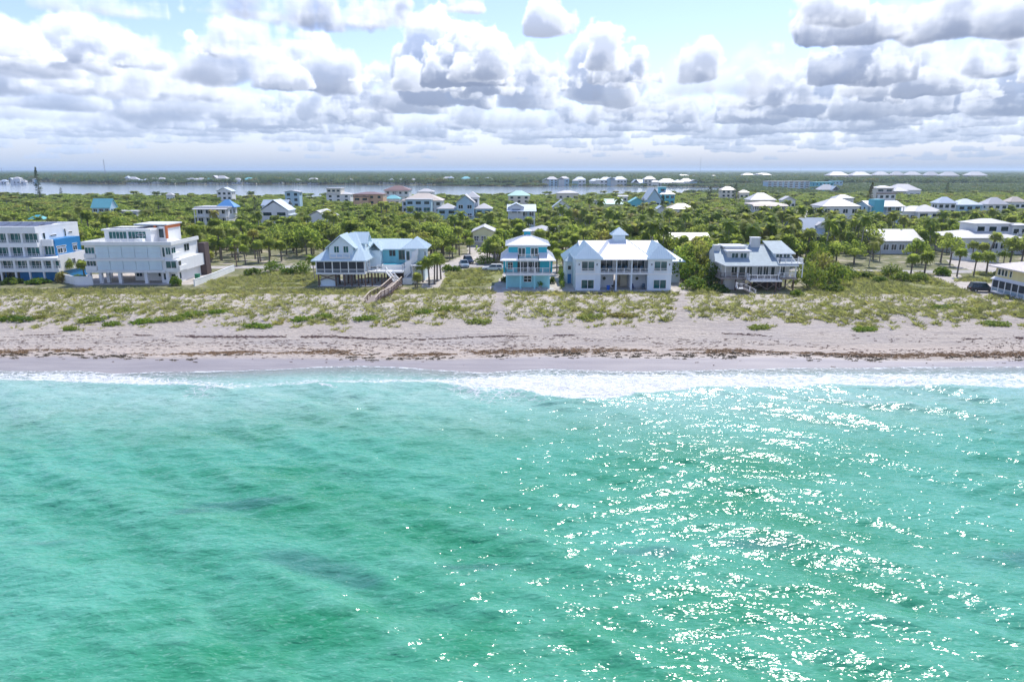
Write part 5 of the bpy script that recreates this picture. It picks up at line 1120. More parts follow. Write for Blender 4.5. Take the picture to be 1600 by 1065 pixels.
for l, r, e, ez, st, roof, wall, lab in (
    (853, 872, 280.5, 13, 3, RW, WB, 'tall blue three storey house at the water on the far shore of the bay'), (874, 890, 279.5, 12, 2, RW, WB, 'blue house with cream roofs beside the tall three storey one'),
    (897, 916, 281, 10.5, 2, RB, WW, 'white two storey house between palms on the far bay shore'), (921, 937, 283, 8, 1, RSL, WW, 'low slate roofed house on the far shore left of the balconied one'),
    (937, 957, 281.5, 11, 2, RB, WW, 'white balconied house at the water on the far bay shore'), (958, 980, 281, 10, 2, RSL, WG, 'grey house with slate roof at the water on the far bay shore'),
    (988, 1012, 286, 9.5, 2, RB, WB, 'blue house with broad gable at the narrow part of the bay'), (1006, 1025, 280, 10.5, 2, RW, WC, 'white roofed house behind the broad blue gable'),
    (1027, 1060, 285.5, 10.5, 2, RSL, WG, 'large slate roofed house at the narrow part of the bay'), (1062, 1084, 284, 8.5, 1, RW, WW, 'white roofed house right of the large slate roof'),
    (1022, 1032, 275.5, 9, 1, RW, WW, 'small white house high up inland behind the narrow bay'), (1063, 1078, 275, 10, 1, RW, WW, 'white inland house above the slate roofed shore house'),
    (1082, 1095, 276, 9, 1, RW, WC, 'cream inland house in the cluster beyond the bay'), (1098, 1110, 278, 8, 1, RW, WW, 'white inland house low in the cluster beyond the bay'),
    (1110, 1122, 275.5, 9, 1, RW, WW, 'white inland house upper middle of the cluster beyond the bay'), (1124, 1136, 277, 8, 1, RG, WW, 'grey roofed inland house in the cluster beyond the bay'),
    (1138, 1149, 277.5, 8, 1, RW, WC, 'cream inland house at the right of the cluster beyond the bay'), (1160, 1180, 273.5, 10, 1, RW, WW, 'long white inland house left of the condominium row'), (1184, 1206, 273.5, 10, 1, RW, WC, 'long cream inland house nearest the condominium row'),
    (1393, 1440, 297.5, 6, 1, RW, WW, 'cluster of low white roofs in the trees behind the blue chimney house'), (1280, 1308, 297, 5, 1, RW, WT, 'low white roof below the teal flat buildings')):
    far_house(lab, l, r, e, ez, min(5, (r - l) * .2), roof, wall, st, 'houses beyond the bay')

# ------------------------------------------------------------------ plants
def leaf_mat(name, a, b, c, trans=.35, rough=.55, spread=1.):
    """Foliage: three real leaf colours, mixed by clump and from plant to plant."""
    t = NT(name); oi = t.n('ShaderNodeObjectInfo'); tc = t.n('ShaderNodeTexCoord')
    n1 = t.noise(.9, 3, tc.outputs['Object']); n2 = t.noise(.03, 3)
    k = t.mix(t.ramp(n1, .36, .64), a, b)
    k = t.mix(t.ramp(t.math('ADD', t.math('MULTIPLY', oi.outputs['Random'], .75), t.math('MULTIPLY', n2, .5)), .45, .95), k, c)
    k = t.mix(t.ramp(t.math('FRACT', t.math('MULTIPLY', oi.outputs['Random'], 7.31)), .72, .95), k, tuple(.62 * v for v in a)); k = t.mix(t.ramp(t.math('FRACT', t.math('MULTIPLY', oi.outputs['Random'], 13.7)), .90, 1.), k, tuple(w * c[1] for w in (1.25, .98, .35)))
    d = t.bsdf(k, rough, Specular_IOR_Level=.12); tr = t.n('ShaderNodeBsdfTranslucent'); t.set(tr.inputs[0], t.mix(.55, k, (.60, .70, .11), 'MIX'))
    m = t.n('ShaderNodeMixShader', {0: trans}); t.set(m.inputs[1], d); t.set(m.inputs[2], tr.outputs[0]); return t.done(m.outputs[0])
PALMLEAF = leaf_mat('palm_fronds', (.10, .18, .035), (.18, .25, .05), (.24, .26, .10), .6)
COCOLEAF = leaf_mat('coconut_fronds', (.095, .165, .03), (.165, .235, .05), (.23, .24, .07), .5)
LEAF = leaf_mat('tree_leaves', (.095, .19, .035), (.165, .265, .05), (.20, .25, .08), .6)
BUSHLEAF = leaf_mat('bush_leaves', (.055, .14, .015), (.12, .23, .025), (.13, .20, .03), .35)
PINELEAF = leaf_mat('pine_needles', (.018, .05, .022), (.03, .075, .03), (.045, .085, .035), .15)
FARLEAF = leaf_mat('far_canopy_leaves', (.035, .105, .06), (.06, .14, .07), (.075, .14, .08), .25)
DUNELEAF = leaf_mat('dune_grass_blades', (.25, .245, .115), (.37, .345, .19), (.45, .40, .25), .40)
CREEPLEAF = leaf_mat('creeper_leaves', (.09, .20, .02), (.16, .27, .03), (.20, .25, .05), .3)
BARK = paint((.20, .17, .145), .9, .3, 2.5, 'bark'); PALEBARK = paint((.36, .33, .29), .9, .25, 2.5, 'pale_palm_bark')

def clump_leaves(rng, mb, centre, rad, n, size, droop=.3):
    """n small leaf faces scattered in the shell of an uneven lump."""
    for i in range(n):
        d = Vector(rng.normal(size=3)); d.normalize(); r = rng.uniform(.55, 1.08); p = Vector(centre) + Vector((d.x * rad[0], d.y * rad[1], d.z * rad[2])) * r
        nrm = (d * .7 + Vector(rng.normal(size=3)) * .55 + Vector((0, 0, .35))).normalized(); a = nrm.orthogonal().normalized(); a.rotate(Matrix.Rotation(rng.uniform(0, 6.28), 3, nrm)); b = nrm.cross(a); s = size * rng.uniform(.6, 1.35)
        q = -Vector((0, 0, 1)) * s * droop * rng.random()
        mb.poly(p - a * s, p - b * s * .55, p + a * s + q, p + b * s * .55)
def mk_sabal(seed, h, nf=34, R_=1.55):
    rng = np.random.default_rng(seed); top = Vector((rng.uniform(-.25, .25), rng.uniform(-.25, .25), h)); T = MB()
    T.tube([(0, 0, -.2), (top.x * .3, top.y * .3, h * .4), tuple(top)], [.21, .16, .17], 7); C = MB()
    for i in range(nf):
        u = (i + .5) / nf; e = math.asin(1 - 1.55 * u); az = i * 2.39996 + rng.uniform(-.3, .3); d = Vector((math.cos(az) * math.cos(e), math.sin(az) * math.cos(e), math.sin(e)))
        L = R_ * rng.uniform(.42, .58); c = top + d * L - Vector((0, 0, .10 * L)); C.bar(top, c, .04)
        s = d.cross(Vector((0, 0, 1))).normalized() if abs(d.z) < .95 else Vector((1, 0, 0)); fr = R_ * rng.uniform(.55, .72); up = s.cross(d)
        for k in range(7):
            a = (k - 3) / 3 * 1.75; dr = d * math.cos(a) + s * math.sin(a); wd = (-d * math.sin(a) + s * math.cos(a)) * .14 * fr; m = c + dr * fr * .55 + up * .06
            tip = c + dr * fr - Vector((0, 0, .30 * fr)); C.poly(c, m - wd, tip, m + wd)
    for i in range(8):                                       # dead fronds hanging under the crown
        az = rng.uniform(0, 6.28); d = Vector((math.cos(az) * .35, math.sin(az) * .35, -1)); p = top + Vector((0, 0, -.1)); C.poly(p, p + d * .5 + Vector((.12, 0, 0)), p + d * 1.1, p + d * .5 - Vector((.12, 0, 0)))
    return T, C
def mk_coco(seed, h, nf=19, Lf=2.7):
    rng = np.random.default_rng(seed); lean = Vector((rng.uniform(-.8, .8), rng.uniform(-.6, .6), 0)); top = Vector((lean.x, lean.y, h)); T = MB()
    T.tube([(0, 0, -.2), tuple(lean * .15 + Vector((0, 0, h * .3))), tuple(lean * .5 + Vector((0, 0, h * .7))), tuple(top)], [.2, .14, .12, .12], 7); C = MB()
    for i in range(nf):
        u = (i + .5) / nf; e0 = R(80 - 105 * u); az = i * 2.39996 + rng.uniform(-.2, .2); hd = Vector((math.cos(az), math.sin(az), 0)); p = top.copy(); e = e0; L = Lf * rng.uniform(.85, 1.1); n = 7; sd = Vector((-hd.y, hd.x, 0)); pts = [p.copy()]
        for k in range(n): p = p + (hd * math.cos(e) + Vector((0, 0, math.sin(e)))) * L / n; e -= R(15 + 5 * u); pts.append(p.copy())
        for k in range(n):
            a, b = pts[k], pts[k + 1]; w = (.55 * math.sin(math.pi * min(1, (k + .9) / (n + .2))) + .08) * L * .36
            for s in (-1, 1):
                o = sd * s * w + Vector((0, 0, -w * .55)); C.poly(a, b, b.lerp(b + o, .9) + (b - a) * .25, a.lerp(b, .35) + o)
    for i in range(5): az = i * 1.3; C.tube([top + Vector((math.cos(az) * .18, math.sin(az) * .18, -.35)), top + Vector((math.cos(az) * .25, math.sin(az) * .25, -.6))], .12, 5)
    return T, C
def mk_tree(seed, h, w, n=11, leaves=46, size=.30):
    rng = np.random.default_rng(seed); T = MB(); C = MB(); T.tube([(0, 0, -.2), (.1, .05, h * .35), (.0, .1, h * .6)], [.2, .15, .1], 6)
    for i in range(n):
        a = i * 2.39996 + rng.uniform(-.4, .4); r = w / 2 * math.sqrt((i + .4) / n) * .78; z = h * (.55 + .33 * (1 - (r / (w / 2)) ** 2) + rng.uniform(-.10, .10)); c = (r * math.cos(a), r * math.sin(a), z); k = w * rng.uniform(.15, .24)
        if i % 2 == 0: T.bar((0, .05, h * .4), c, .09)
        clump_leaves(rng, C, c, (k, k, k * .75), leaves, size)
    return T, C
def mk_bush(seed, h, w, n=10, leaves=60, size=.24):
    rng = np.random.default_rng(seed); T = MB(); C = MB()
    for i in range(n):
        a = i * 2.39996 + rng.uniform(-.4, .4); r = w / 2 * math.sqrt((i + .3) / n) * .85; k = w * rng.uniform(.15, .22); z = max(k * .4, h * (1 - (r / (w / 2)) ** 2 * .75) - k * .6); c = (r * math.cos(a), r * math.sin(a), z); T.bar((0, 0, 0), c, .06)
        clump_leaves(rng, C, c, (k, k, min(k, h * .4)), leaves, size)
    return T, C
def mk_pine(seed, h, w, gaps=.0):
    rng = np.random.default_rng(seed); T = MB(); C = MB(); T.tube([(0, 0, -.3), (.15, 0, h * .5), (0, .1, h)], [.28, .17, .04], 6); n = int(h / .75)
    for i in range(n):
        z = h * (.16 + .83 * (i + .5) / n); r = w / 2 * (1 - (z / h) ** 2.2) * rng.uniform(.65, 1.1) + .25
        for k in range(5):
            if rng.random() < gaps: continue
            a = rng.uniform(0, 6.28); c = Vector((math.cos(a) * r * .62, math.sin(a) * r * .62, z + .2 * r)); T.bar((0, 0, z - .1), c, .05); clump_leaves(rng, C, c, (r * .42, r * .42, .38), 15, .22, .2)
    return T, C
def joined(name, tc, tm, cm):
    """Trunk and crown in one mesh for the plants of the mass."""
    T, C = tc; me = bpy.data.meshes.new(name); n = len(T.v); me.from_pydata(T.v + C.v, [], T.f + [tuple(i + n for i in f) for f in C.f]); me.materials.append(tm); me.materials.append(cm)
    me.polygons.foreach_set('material_index', [0] * len(T.f) + [1] * len(C.f)); me.update(); return me
def both(tc, tm, cm): return tc[0].mesh('trunk', tm), tc[1].mesh('crown', cm)
rngv = np.random.default_rng(21)
SABAL = [mk_sabal(i, h) for i, h in enumerate((3.4, 4.6, 5.6, 4.0, 6.4))]
COCO = [mk_coco(10 + i, h) for i, h in enumerate((7.5, 9.0, 8.2, 6.0))]
TREE = [mk_tree(20 + i, h, w) for i, (h, w) in enumerate(((5.0, 5.0), (6.0, 5.6), (4.2, 5.6), (5.6, 4.4)))]
BUSH = [mk_bush(30 + i, h, w) for i, (h, w) in enumerate(((2.0, 4.0), (1.4, 3.0), (2.8, 5.0)))]
P_SABAL = [both(s, BARK, PALMLEAF) for s in SABAL]; P_COCO = [both(s, PALEBARK, COCOLEAF) for s in COCO]; P_TREE = [both(s, BARK, LEAF) for s in TREE]; P_BUSH = [both(s, BARK, BUSHLEAF) for s in BUSH]
def plant(name, label, cat, proto, loc, rz, s, group=None, crown=None):
    t = thing(name, label, cat, loc, rz, group); t.scale = s if isinstance(s, tuple) else (s, s, s)
    link('trunk' if not name.endswith('bush') else 'stems', proto[0], t); link('crown' if not name.endswith('bush') else 'foliage', proto[1] if crown is None else crown, t); return t

# instancing for masses nobody could count
def scatter(name, meshes, P, idx, rot, scl, label=None, cat=None):
    coll = bpy.data.collections.new(name + '_kinds')
    for i, m in enumerate(meshes): o = bpy.data.objects.new('%s_kind' % name, m); o.name = '%s_kind_%02d' % (name, i); coll.objects.link(o)
    me = bpy.data.meshes.new(name); me.vertices.add(len(P)); me.vertices.foreach_set('co', np.asarray(P, np.float32).ravel())
    for n, ty, a in (('idx', 'INT', np.asarray(idx, np.int32)), ('rot', 'FLOAT', np.asarray(rot, np.float32))): t = me.attributes.new(n, ty, 'POINT'); t.data.foreach_set('value', a)
    t = me.attributes.new('scl', 'FLOAT_VECTOR', 'POINT'); t.data.foreach_set('vector', np.asarray(scl, np.float32).ravel())
    o = bpy.data.objects.new(name, me); COL.objects.link(o); o['kind'] = 'stuff'
    if label: o['label'] = label; o['category'] = cat
    g = bpy.data.node_groups.new(name + '_scatter', 'GeometryNodeTree'); g.interface.new_socket('Geometry', in_out='INPUT', socket_type='NodeSocketGeometry'); g.interface.new_socket('Geometry', in_out='OUTPUT', socket_type='NodeSocketGeometry')
    N = g.nodes.new; L = g.links.new; gi = N('NodeGroupInput'); go = N('NodeGroupOutput'); ci = N('GeometryNodeCollectionInfo'); ci.inputs['Collection'].default_value = coll; ci.inputs['Separate Children'].default_value = True; ci.inputs['Reset Children'].default_value = True
    ip = N('GeometryNodeInstanceOnPoints'); ip.inputs['Pick Instance'].default_value = True
    def na(n, ty): q = N('GeometryNodeInputNamedAttribute'); q.data_type = ty; q.inputs['Name'].default_value = n; return next(s for s in q.outputs if s.enabled and s.name == 'Attribute')
    cx = N('ShaderNodeCombineXYZ'); L(na('rot', 'FLOAT'), cx.inputs[2]); mp = N('GeometryNodeMeshToPoints'); L(gi.outputs[0], mp.inputs[0]); L(mp.outputs[0], ip.inputs['Points']); L(ci.outputs[0], ip.inputs['Instance']); L(na('idx', 'INT'), ip.inputs['Instance Index']); L(cx.outputs[0], ip.inputs['Rotation']); L(na('scl', 'FLOAT_VECTOR'), ip.inputs['Scale']); L(ip.outputs[0], go.inputs[0])
    md = o.modifiers.new('scatter', 'NODES'); md.node_group = g; return o

# the wooded island: candidates on a jittered grid that opens with distance
def forest():
    rng = np.random.default_rng(77); P = []; y = 150.
    foot = np.array(FOOT)
    while y < 3400:
        s = max(3.0, y / 92); hw = .80 * y + 30; x = np.arange(-hw, hw, s) + rng.uniform(-.5, .5, len(np.arange(-hw, hw, s))) * s * .95; yy = y + rng.uniform(-.5, .5, len(x)) * s * .95; P.append(np.stack([x, yy, np.full(len(x), s)], 1)); y += s
    P = np.concatenate(P); x, y, s = P.T
    ok = np.ones(len(P), bool)
    for x0, x1, y0, y1 in FOOT: ok &= ~((x > x0) & (x < x1) & (y > y0) & (y < y1))
    ok &= ~inpoly(BAY, x, y); lot = lots(x, y)
    for p in MOTTLED: ok &= ~(inpoly(p, x, y) & (rng.random(len(x)) > .35))
    ok &= ~(lot > .8)
    for p in GREEN_LOTS: ok &= ~inpoly(p, x, y)
    edge = 174 + 6 * (fbm(x * .03, x * 0, 3, 51) - .5); edge = np.where((x > -90) & (x < -8), 178, edge); edge = np.where((x > 28) & (x < 60), 151, edge); edge = np.where(x < -84, 164 + 0 * x, edge); edge = np.where(x > 60, 170, edge)
    ok &= y > edge; ok &= segdist(ROAD, x, y) > 4.5
    gap = fbm(x * .035, y * .035, 3, 55); ok &= ~((gap > .66) & (y < 700) & (rng.random(len(x)) > .3))
    x, y, s = x[ok], y[ok], s[ok]; n = len(x); rnd = rng.random(n); kind = fbm(x * .022, y * .022, 3, 61)
    pal = (rnd < np.clip(.62 - (y - 170) / 420, .22, .62) + (kind - .5) * .9) & (y < 620)
    coco = (y > 165) & (y < 330) & (x > 22) & (x < 130) & (rng.random(n) < .26); coco |= (y > 215) & (y < 620) & (rng.random(n) < .04)
    rot = rng.uniform(0, 6.28, n); sc = rng.uniform(.68, 1.32, n); hcap = 1 - .34 * sstep(195, 250, y) - .12 * sstep(300, 480, y)
    def region(X, Y):
        a = X / Y
        for lim, nm in ((-.62, 'behind the blue-walled modern house'), (-.38, 'behind the louvred modern house'), (-.22, 'across the road left of the stilt house'), (-.08, 'behind the stilt house'), (.08, 'around the yellow cottage and behind the turquoise house'), (.24, 'behind the twin wing house'), (.40, 'behind the shingle house'), (.55, 'around the low cream roofed house')):
            if a < lim: break
        else: nm = 'before the pale-roofed house at the right edge'
        return nm, ('nearest the road', 'in mid wood', 'far back')[0 if Y < 205 else 1 if Y < 255 else 2]
    order = np.argsort(y); single = np.zeros(n, bool); c1 = c2 = c3 = 0
    for i in order:
        if y[i] > 420 or abs(x[i]) > .76 * y[i] + 6: continue
        loc = (x[i], y[i], LZ)
        if coco[i]:
            if c3 < 290: r_ = region(x[i], y[i]); plant('coconut_palm', 'coconut palm %s, %s' % r_, 'palm', P_COCO[i % 4], loc, rot[i], sc[i] * .92, 'coconut palms %s, %s' % r_); c3 += 1; single[i] = True
        elif pal[i]:
            if c1 < 275: r_ = region(x[i], y[i]); plant('sabal_palm', 'round sabal palm %s, %s' % r_, 'palm', P_SABAL[i % 5], loc, rot[i], (sc[i], sc[i], sc[i] * hcap[i]), 'sabal palms %s, %s' % r_); c1 += 1; single[i] = True
        elif c2 < 285: r_ = region(x[i], y[i]); plant('broadleaf_tree', 'bushy tree %s, %s' % r_, 'tree', P_TREE[i % 4], loc, rot[i], (sc[i], sc[i], sc[i] * hcap[i]), 'broadleaf trees %s, %s' % r_); c2 += 1; single[i] = True
    r = ~single
    protos = [joined('sabal_%d' % i, q, BARK, PALMLEAF) for i, q in enumerate(SABAL)] + [joined('coconut_%d' % i, q, PALEBARK, COCOLEAF) for i, q in enumerate(COCO)] + [joined('tree_%d' % i, q, BARK, LEAF) for i, q in enumerate(TREE)]
    far = [joined('far_tree_%d' % i, mk_tree(60 + i, 7.5, 9.5, 13, 26, .62), BARK, FARLEAF) for i in range(3)]
    near = r & (y < 640); idx = np.where(coco, 5 + rng.integers(0, 4, n), np.where(pal, rng.integers(0, 5, n), 9 + rng.integers(0, 4, n)))
    k = np.maximum(1, s / 3.9); hk = (1 + .1 * (k - 1)) * hcap
    tall = np.where((rng.random(n) < .10) & (y < 380), 1.35, 1.)
    scatter('island_wood', protos, np.stack([x, y, np.full(n, LZ)], 1)[near], idx[near], rot[near], (np.stack([k, k, hk * tall], 1) * sc[:, None])[near])
    fr = r & (y >= 640); kf = s / 6.8; hf = rng.uniform(.75, 1.25, n) * np.where(y > 1050, 1.15, .55)
    scatter('far_wood', far, np.stack([x, y, np.full(n, LZ - .3)], 1)[fr], rng.integers(0, 3, n)[fr], rot[fr], np.stack([kf * sc, kf * sc, hf], 1)[fr])
    # beyond that the canopy closes to one uneven sheet as far as the horizon
    ys = np.geomspace(3300, 58000, 120); xs = np.linspace(-1, 1, 420); U, V = np.meshgrid(xs, ys); X = U * V * .95; Y = V; Z = LZ + 5.5 + 4.5 * rng.random(X.shape) + 3 * fbm(X / 900., Y / 1500., 3, 71)
    setting(link('forest_plain', npmesh('forest_plain', np.stack([X, Y, Z], -1).reshape(-1, 3), gridfaces(len(xs), len(ys)), FARLEAF)), 'stuff')
forest()

# ------------------------------------------------------------------ single plants one can point to
def at(a, b): return (*px(a, b), LZ)
for k, (a, b, i, s, lab) in enumerate((
    (661, 441, 3, .9, 'leftmost slim sabal palm of the row beside the stilt house'), (671, 446, 1, 1.05, 'second sabal palm of the row beside the stilt house'), (679, 444, 2, .95, 'tall sabal palm third in the row beside the stilt house'),
    (683, 440, 1, 1.1, 'fourth sabal palm of the row beside the stilt house'), (689, 436, 3, 1.0, 'rearmost sabal palm of the row beside the stilt house'),
    (774, 412, 3, 1.05, 'lone sabal palm on the island in the sandy drive left of the turquoise house'), (734, 396, 0, 1.0, 'small sabal palm at the edge of the sandy clearing near the yellow cottage'),
    (870, 428, 1, 1.0, 'sabal palm beside the right wall of the turquoise house'), (880, 424, 0, 1.1, 'shaggy sabal palm between turquoise house and twin wing house'), (884, 415, 2, 1., 'taller sabal palm behind the gap between turquoise and twin wing houses'), (890, 421, 3, .9, 'sabal palm leaning at the left corner of the twin wing house'),
    (652, 452, 0, .75, 'short palm at the foot of the white outside stair'), (107, 436, 0, 1.0, 'fan palm in front of the white wall of the blue-bottomed house'), (133, 437, 0, .95, 'fan palm behind the white garden wall between the two modern houses'),
    (1423, 429, 0, 1.05, 'sabal palm on the verge, leftmost of those beside the right-hand road'), (1444, 428, 0, 1.15, 'round sabal palm standing on the road verge left of the drive'),
    (1495, 432, 2, .95, 'tall sabal palm on the grass island before the right-hand drive'), (1521, 431, 1, .95, 'second sabal palm on the grass island before the right-hand drive'), (1541, 428, 0, 1.15, 'third sabal palm on the grass island beside the brown bush'),
    (1540, 408, 2, 1.15, 'leaning tall sabal palm across the road from the yellow house'), (1519, 407, 1, .9, 'sabal palm before the fence of the broad pale-roofed house'), (384, 414, 1, .9, 'sabal palm alone by the road left of the green bushes'),
    (404, 411, 1, 1.0, 'sabal palm on the far road verge, left of a pair'), (421, 409, 1, 1.05, 'sabal palm on the far road verge, right of a pair'), (440, 408, 0, 1.2, 'dark round sabal palm on the far road verge'), (330, 424, 1, .85, 'drooping palm beside the brown stone wall'))):
    t = plant('sabal_palm', lab, 'palm', P_SABAL[i], at(a, b), k * 1.3, s)
    if 'leaning' in lab: t.rotation_euler = (0, R(16), 0)
for k, (a, b, i, s, lab) in enumerate((
    (1258, 408, 3, 1.1, 'shaggy coconut palm with brown hanging fronds right of the shingle house'), (492, 436, 3, .75, 'broken palm with bent trunk left of the stilt house'), (895, 428, 3, .7, 'young coconut palm by the left corner of the twin wing house'), (1386, 391, 3, .9, 'young coconut palm before the low cream roofed house'), (1406, 392, 3, .95, 'second young coconut palm before the low cream roofed house'), (1288, 404, 1, .7, 'coconut palm standing between shingle house and steep slate roof'))):
    plant('coconut_palm', lab, 'palm', P_COCO[i], at(a, b), k * 2.1, s)
PINE = [both(mk_pine(90, 21, 5.0, .1), BARK, PINELEAF), both(mk_pine(91, 15, 5.5, .25), BARK, PINELEAF), both(mk_pine(92, 12, 7.0, .3), BARK, PINELEAF)]
for k, (a, b, z, i, s, lab) in enumerate((
    (64, 318, 0, 0, 1.2, 'very tall dark pine rising above the trees at far left'), (97, 309, 0, 2, .7, 'small dark pine by the bay right of the very tall one'), (1350, 352, 0, 0, .86, 'tall leaning dark pine in front of the large plain white house'), (1478, 310, 0, 1, .9, 'dark pine behind the large right-hand grove'),
    (401, 352, 0, 2, 1.0, 'dark broad pine in front of the small white gabled house'), (1034, 350, 0, 1, .85, 'dark slim pine before the tan hip roof'), (1108, 326, 0, 2, 1.1, 'broad dark pine right of the tan hip roof'), (1148, 322, 0, 1, 1.0, 'slim dark pine left of the stacked verandas'), (1338, 398, 0, 2, .75, 'dark ragged pine left of the low cream roofed house'))):
    t = plant('pine_tree', lab, 'tree', PINE[i], at(a, b), k * 1.1, s)
    if 'leaning' in lab: t.rotation_euler = (0, R(5), 0)
for k, (a, b, i, sx, sz, lab) in enumerate((
    (1072, 442, 2, 1.4, 2.0, 'big sea grape bush against the right wall of the twin wing house'), (1092, 436, 2, 1.6, 2.6, 'tallest sea grape bush between twin wing and shingle houses'), (1110, 448, 2, 1.2, 1.7, 'sea grape bush at the left corner of the shingle house'), (1086, 452, 0, 1.3, 1.2, 'low sea grape bush at the head of the right beach path'), (1066, 430, 2, 1.2, 2.2, 'sea grape bush behind the right wing of the twin wing house'), (1112, 424, 2, 1.2, 2.4, 'sea grape bush beside the left gable of the shingle house'), (1120, 456, 1, 1.5, 1.0, 'light green low bush in front of the shingle house steps'),
    (1262, 450, 2, 1.4, 1.9, 'big sea grape bush at the right side of the shingle house'), (1284, 440, 2, 1.5, 2.1, 'tall sea grape bush right of the shingle house'), (1304, 446, 2, 1.3, 1.6, 'broad sea grape bush between shingle house and grassy lot'), (1278, 424, 2, 1.3, 2.1, 'sea grape bush behind the right deck of the shingle house'), (1318, 434, 0, 1.5, 1.3, 'rounded bush at the corner of the grassy lot'), (1300, 456, 1, 1.6, 1.0, 'low bush spilling on to the dune right of the shingle house'),
    (1392, 433, 2, 1.0, 1.0, 'tall loose bush on the grassy lot below the road'), (1410, 438, 0, 1.1, .9, 'bush on the grassy lot right of the tall loose one'), (1436, 440, 0, 1.0, .9, 'small bush beside the bend of the right-hand drive'), (1472, 430, 1, 1.2, 1.3, 'pale leafy bush on the grass island by the drive'), (1352, 434, 1, 1.1, .9, 'low bush on the left part of the grassy lot'), (1374, 440, 1, 1.1, .8, 'low spreading bush in the middle of the grassy lot'),
    (428, 424, 2, 1.0, .9, 'bright green round bush left of the stilt house by the road'), (471, 428, 2, 1.0, 1.0, 'dark green round bush close to the stilt house'), (395, 430, 0, 1.2, .8, 'low bright bush left of the two round bushes'), (450, 428, 1, 1.2, .9, 'small bush between the two round bushes by the road'),
    (757, 412, 2, 1.15, .75, 'wide clipped shrub mound on the island in the sandy drive'), (700, 424, 1, .9, 1.1, 'dark bush at the left end of the green lot'), (712, 424, 1, .9, .9, 'small bush beside the parked pickups'), (790, 440, 1, .7, .8, 'low bush at the left wall of the turquoise house'), (863, 443, 1, .45, 1.0, 'small dark shrub at the right wall of the turquoise house'),
    (98, 441, 0, .8, 1.1, 'dark rounded shrub at the right end of the blue ground floor'), (20, 443, 1, 1.3, .9, 'low shrub before the blue ground floor at far left'), (126, 441, 1, 1.3, 1.1, 'green shrub at the white garden wall'), (275, 446, 1, .8, 1.3, 'yellow green bush under the corner of the louvred house'), (60, 443, 1, 1.4, .8, 'low shrub before the columns of the blue ground floor'), (1560, 431, 1, .7, 1.0, 'brown purple shrub on the grass island'), (1245, 462, 1, .8, .8, 'little bush under the right deck of the shingle house'))):
    plant('bush', lab, 'bush', P_BUSH[i], at(a, b), k * .9, (sx, sx, sz))
# hedge between the two white houses
def hedge():
    rng = np.random.default_rng(4); C = MB(); a = Vector(at(878, 451)); b = Vector(at(876, 421)); t = thing('hedge', 'narrow clipped green hedge on sand between the turquoise and twin wing houses', 'hedge', a)
    for i in range(17): p = (b - a) * (i / 16.); clump_leaves(rng, C, p + Vector((.15 * math.sin(i), 0, .75)), (.55, .75, .75), 60, .17)
    C.build('foliage', BUSHLEAF, t); m = MB(); [m.bar((b - a) * (i / 16.), (b - a) * (i / 16.) + Vector((0, 0, .8)), .06) for i in range(17)]; m.build('stems', BARK, t)
hedge()

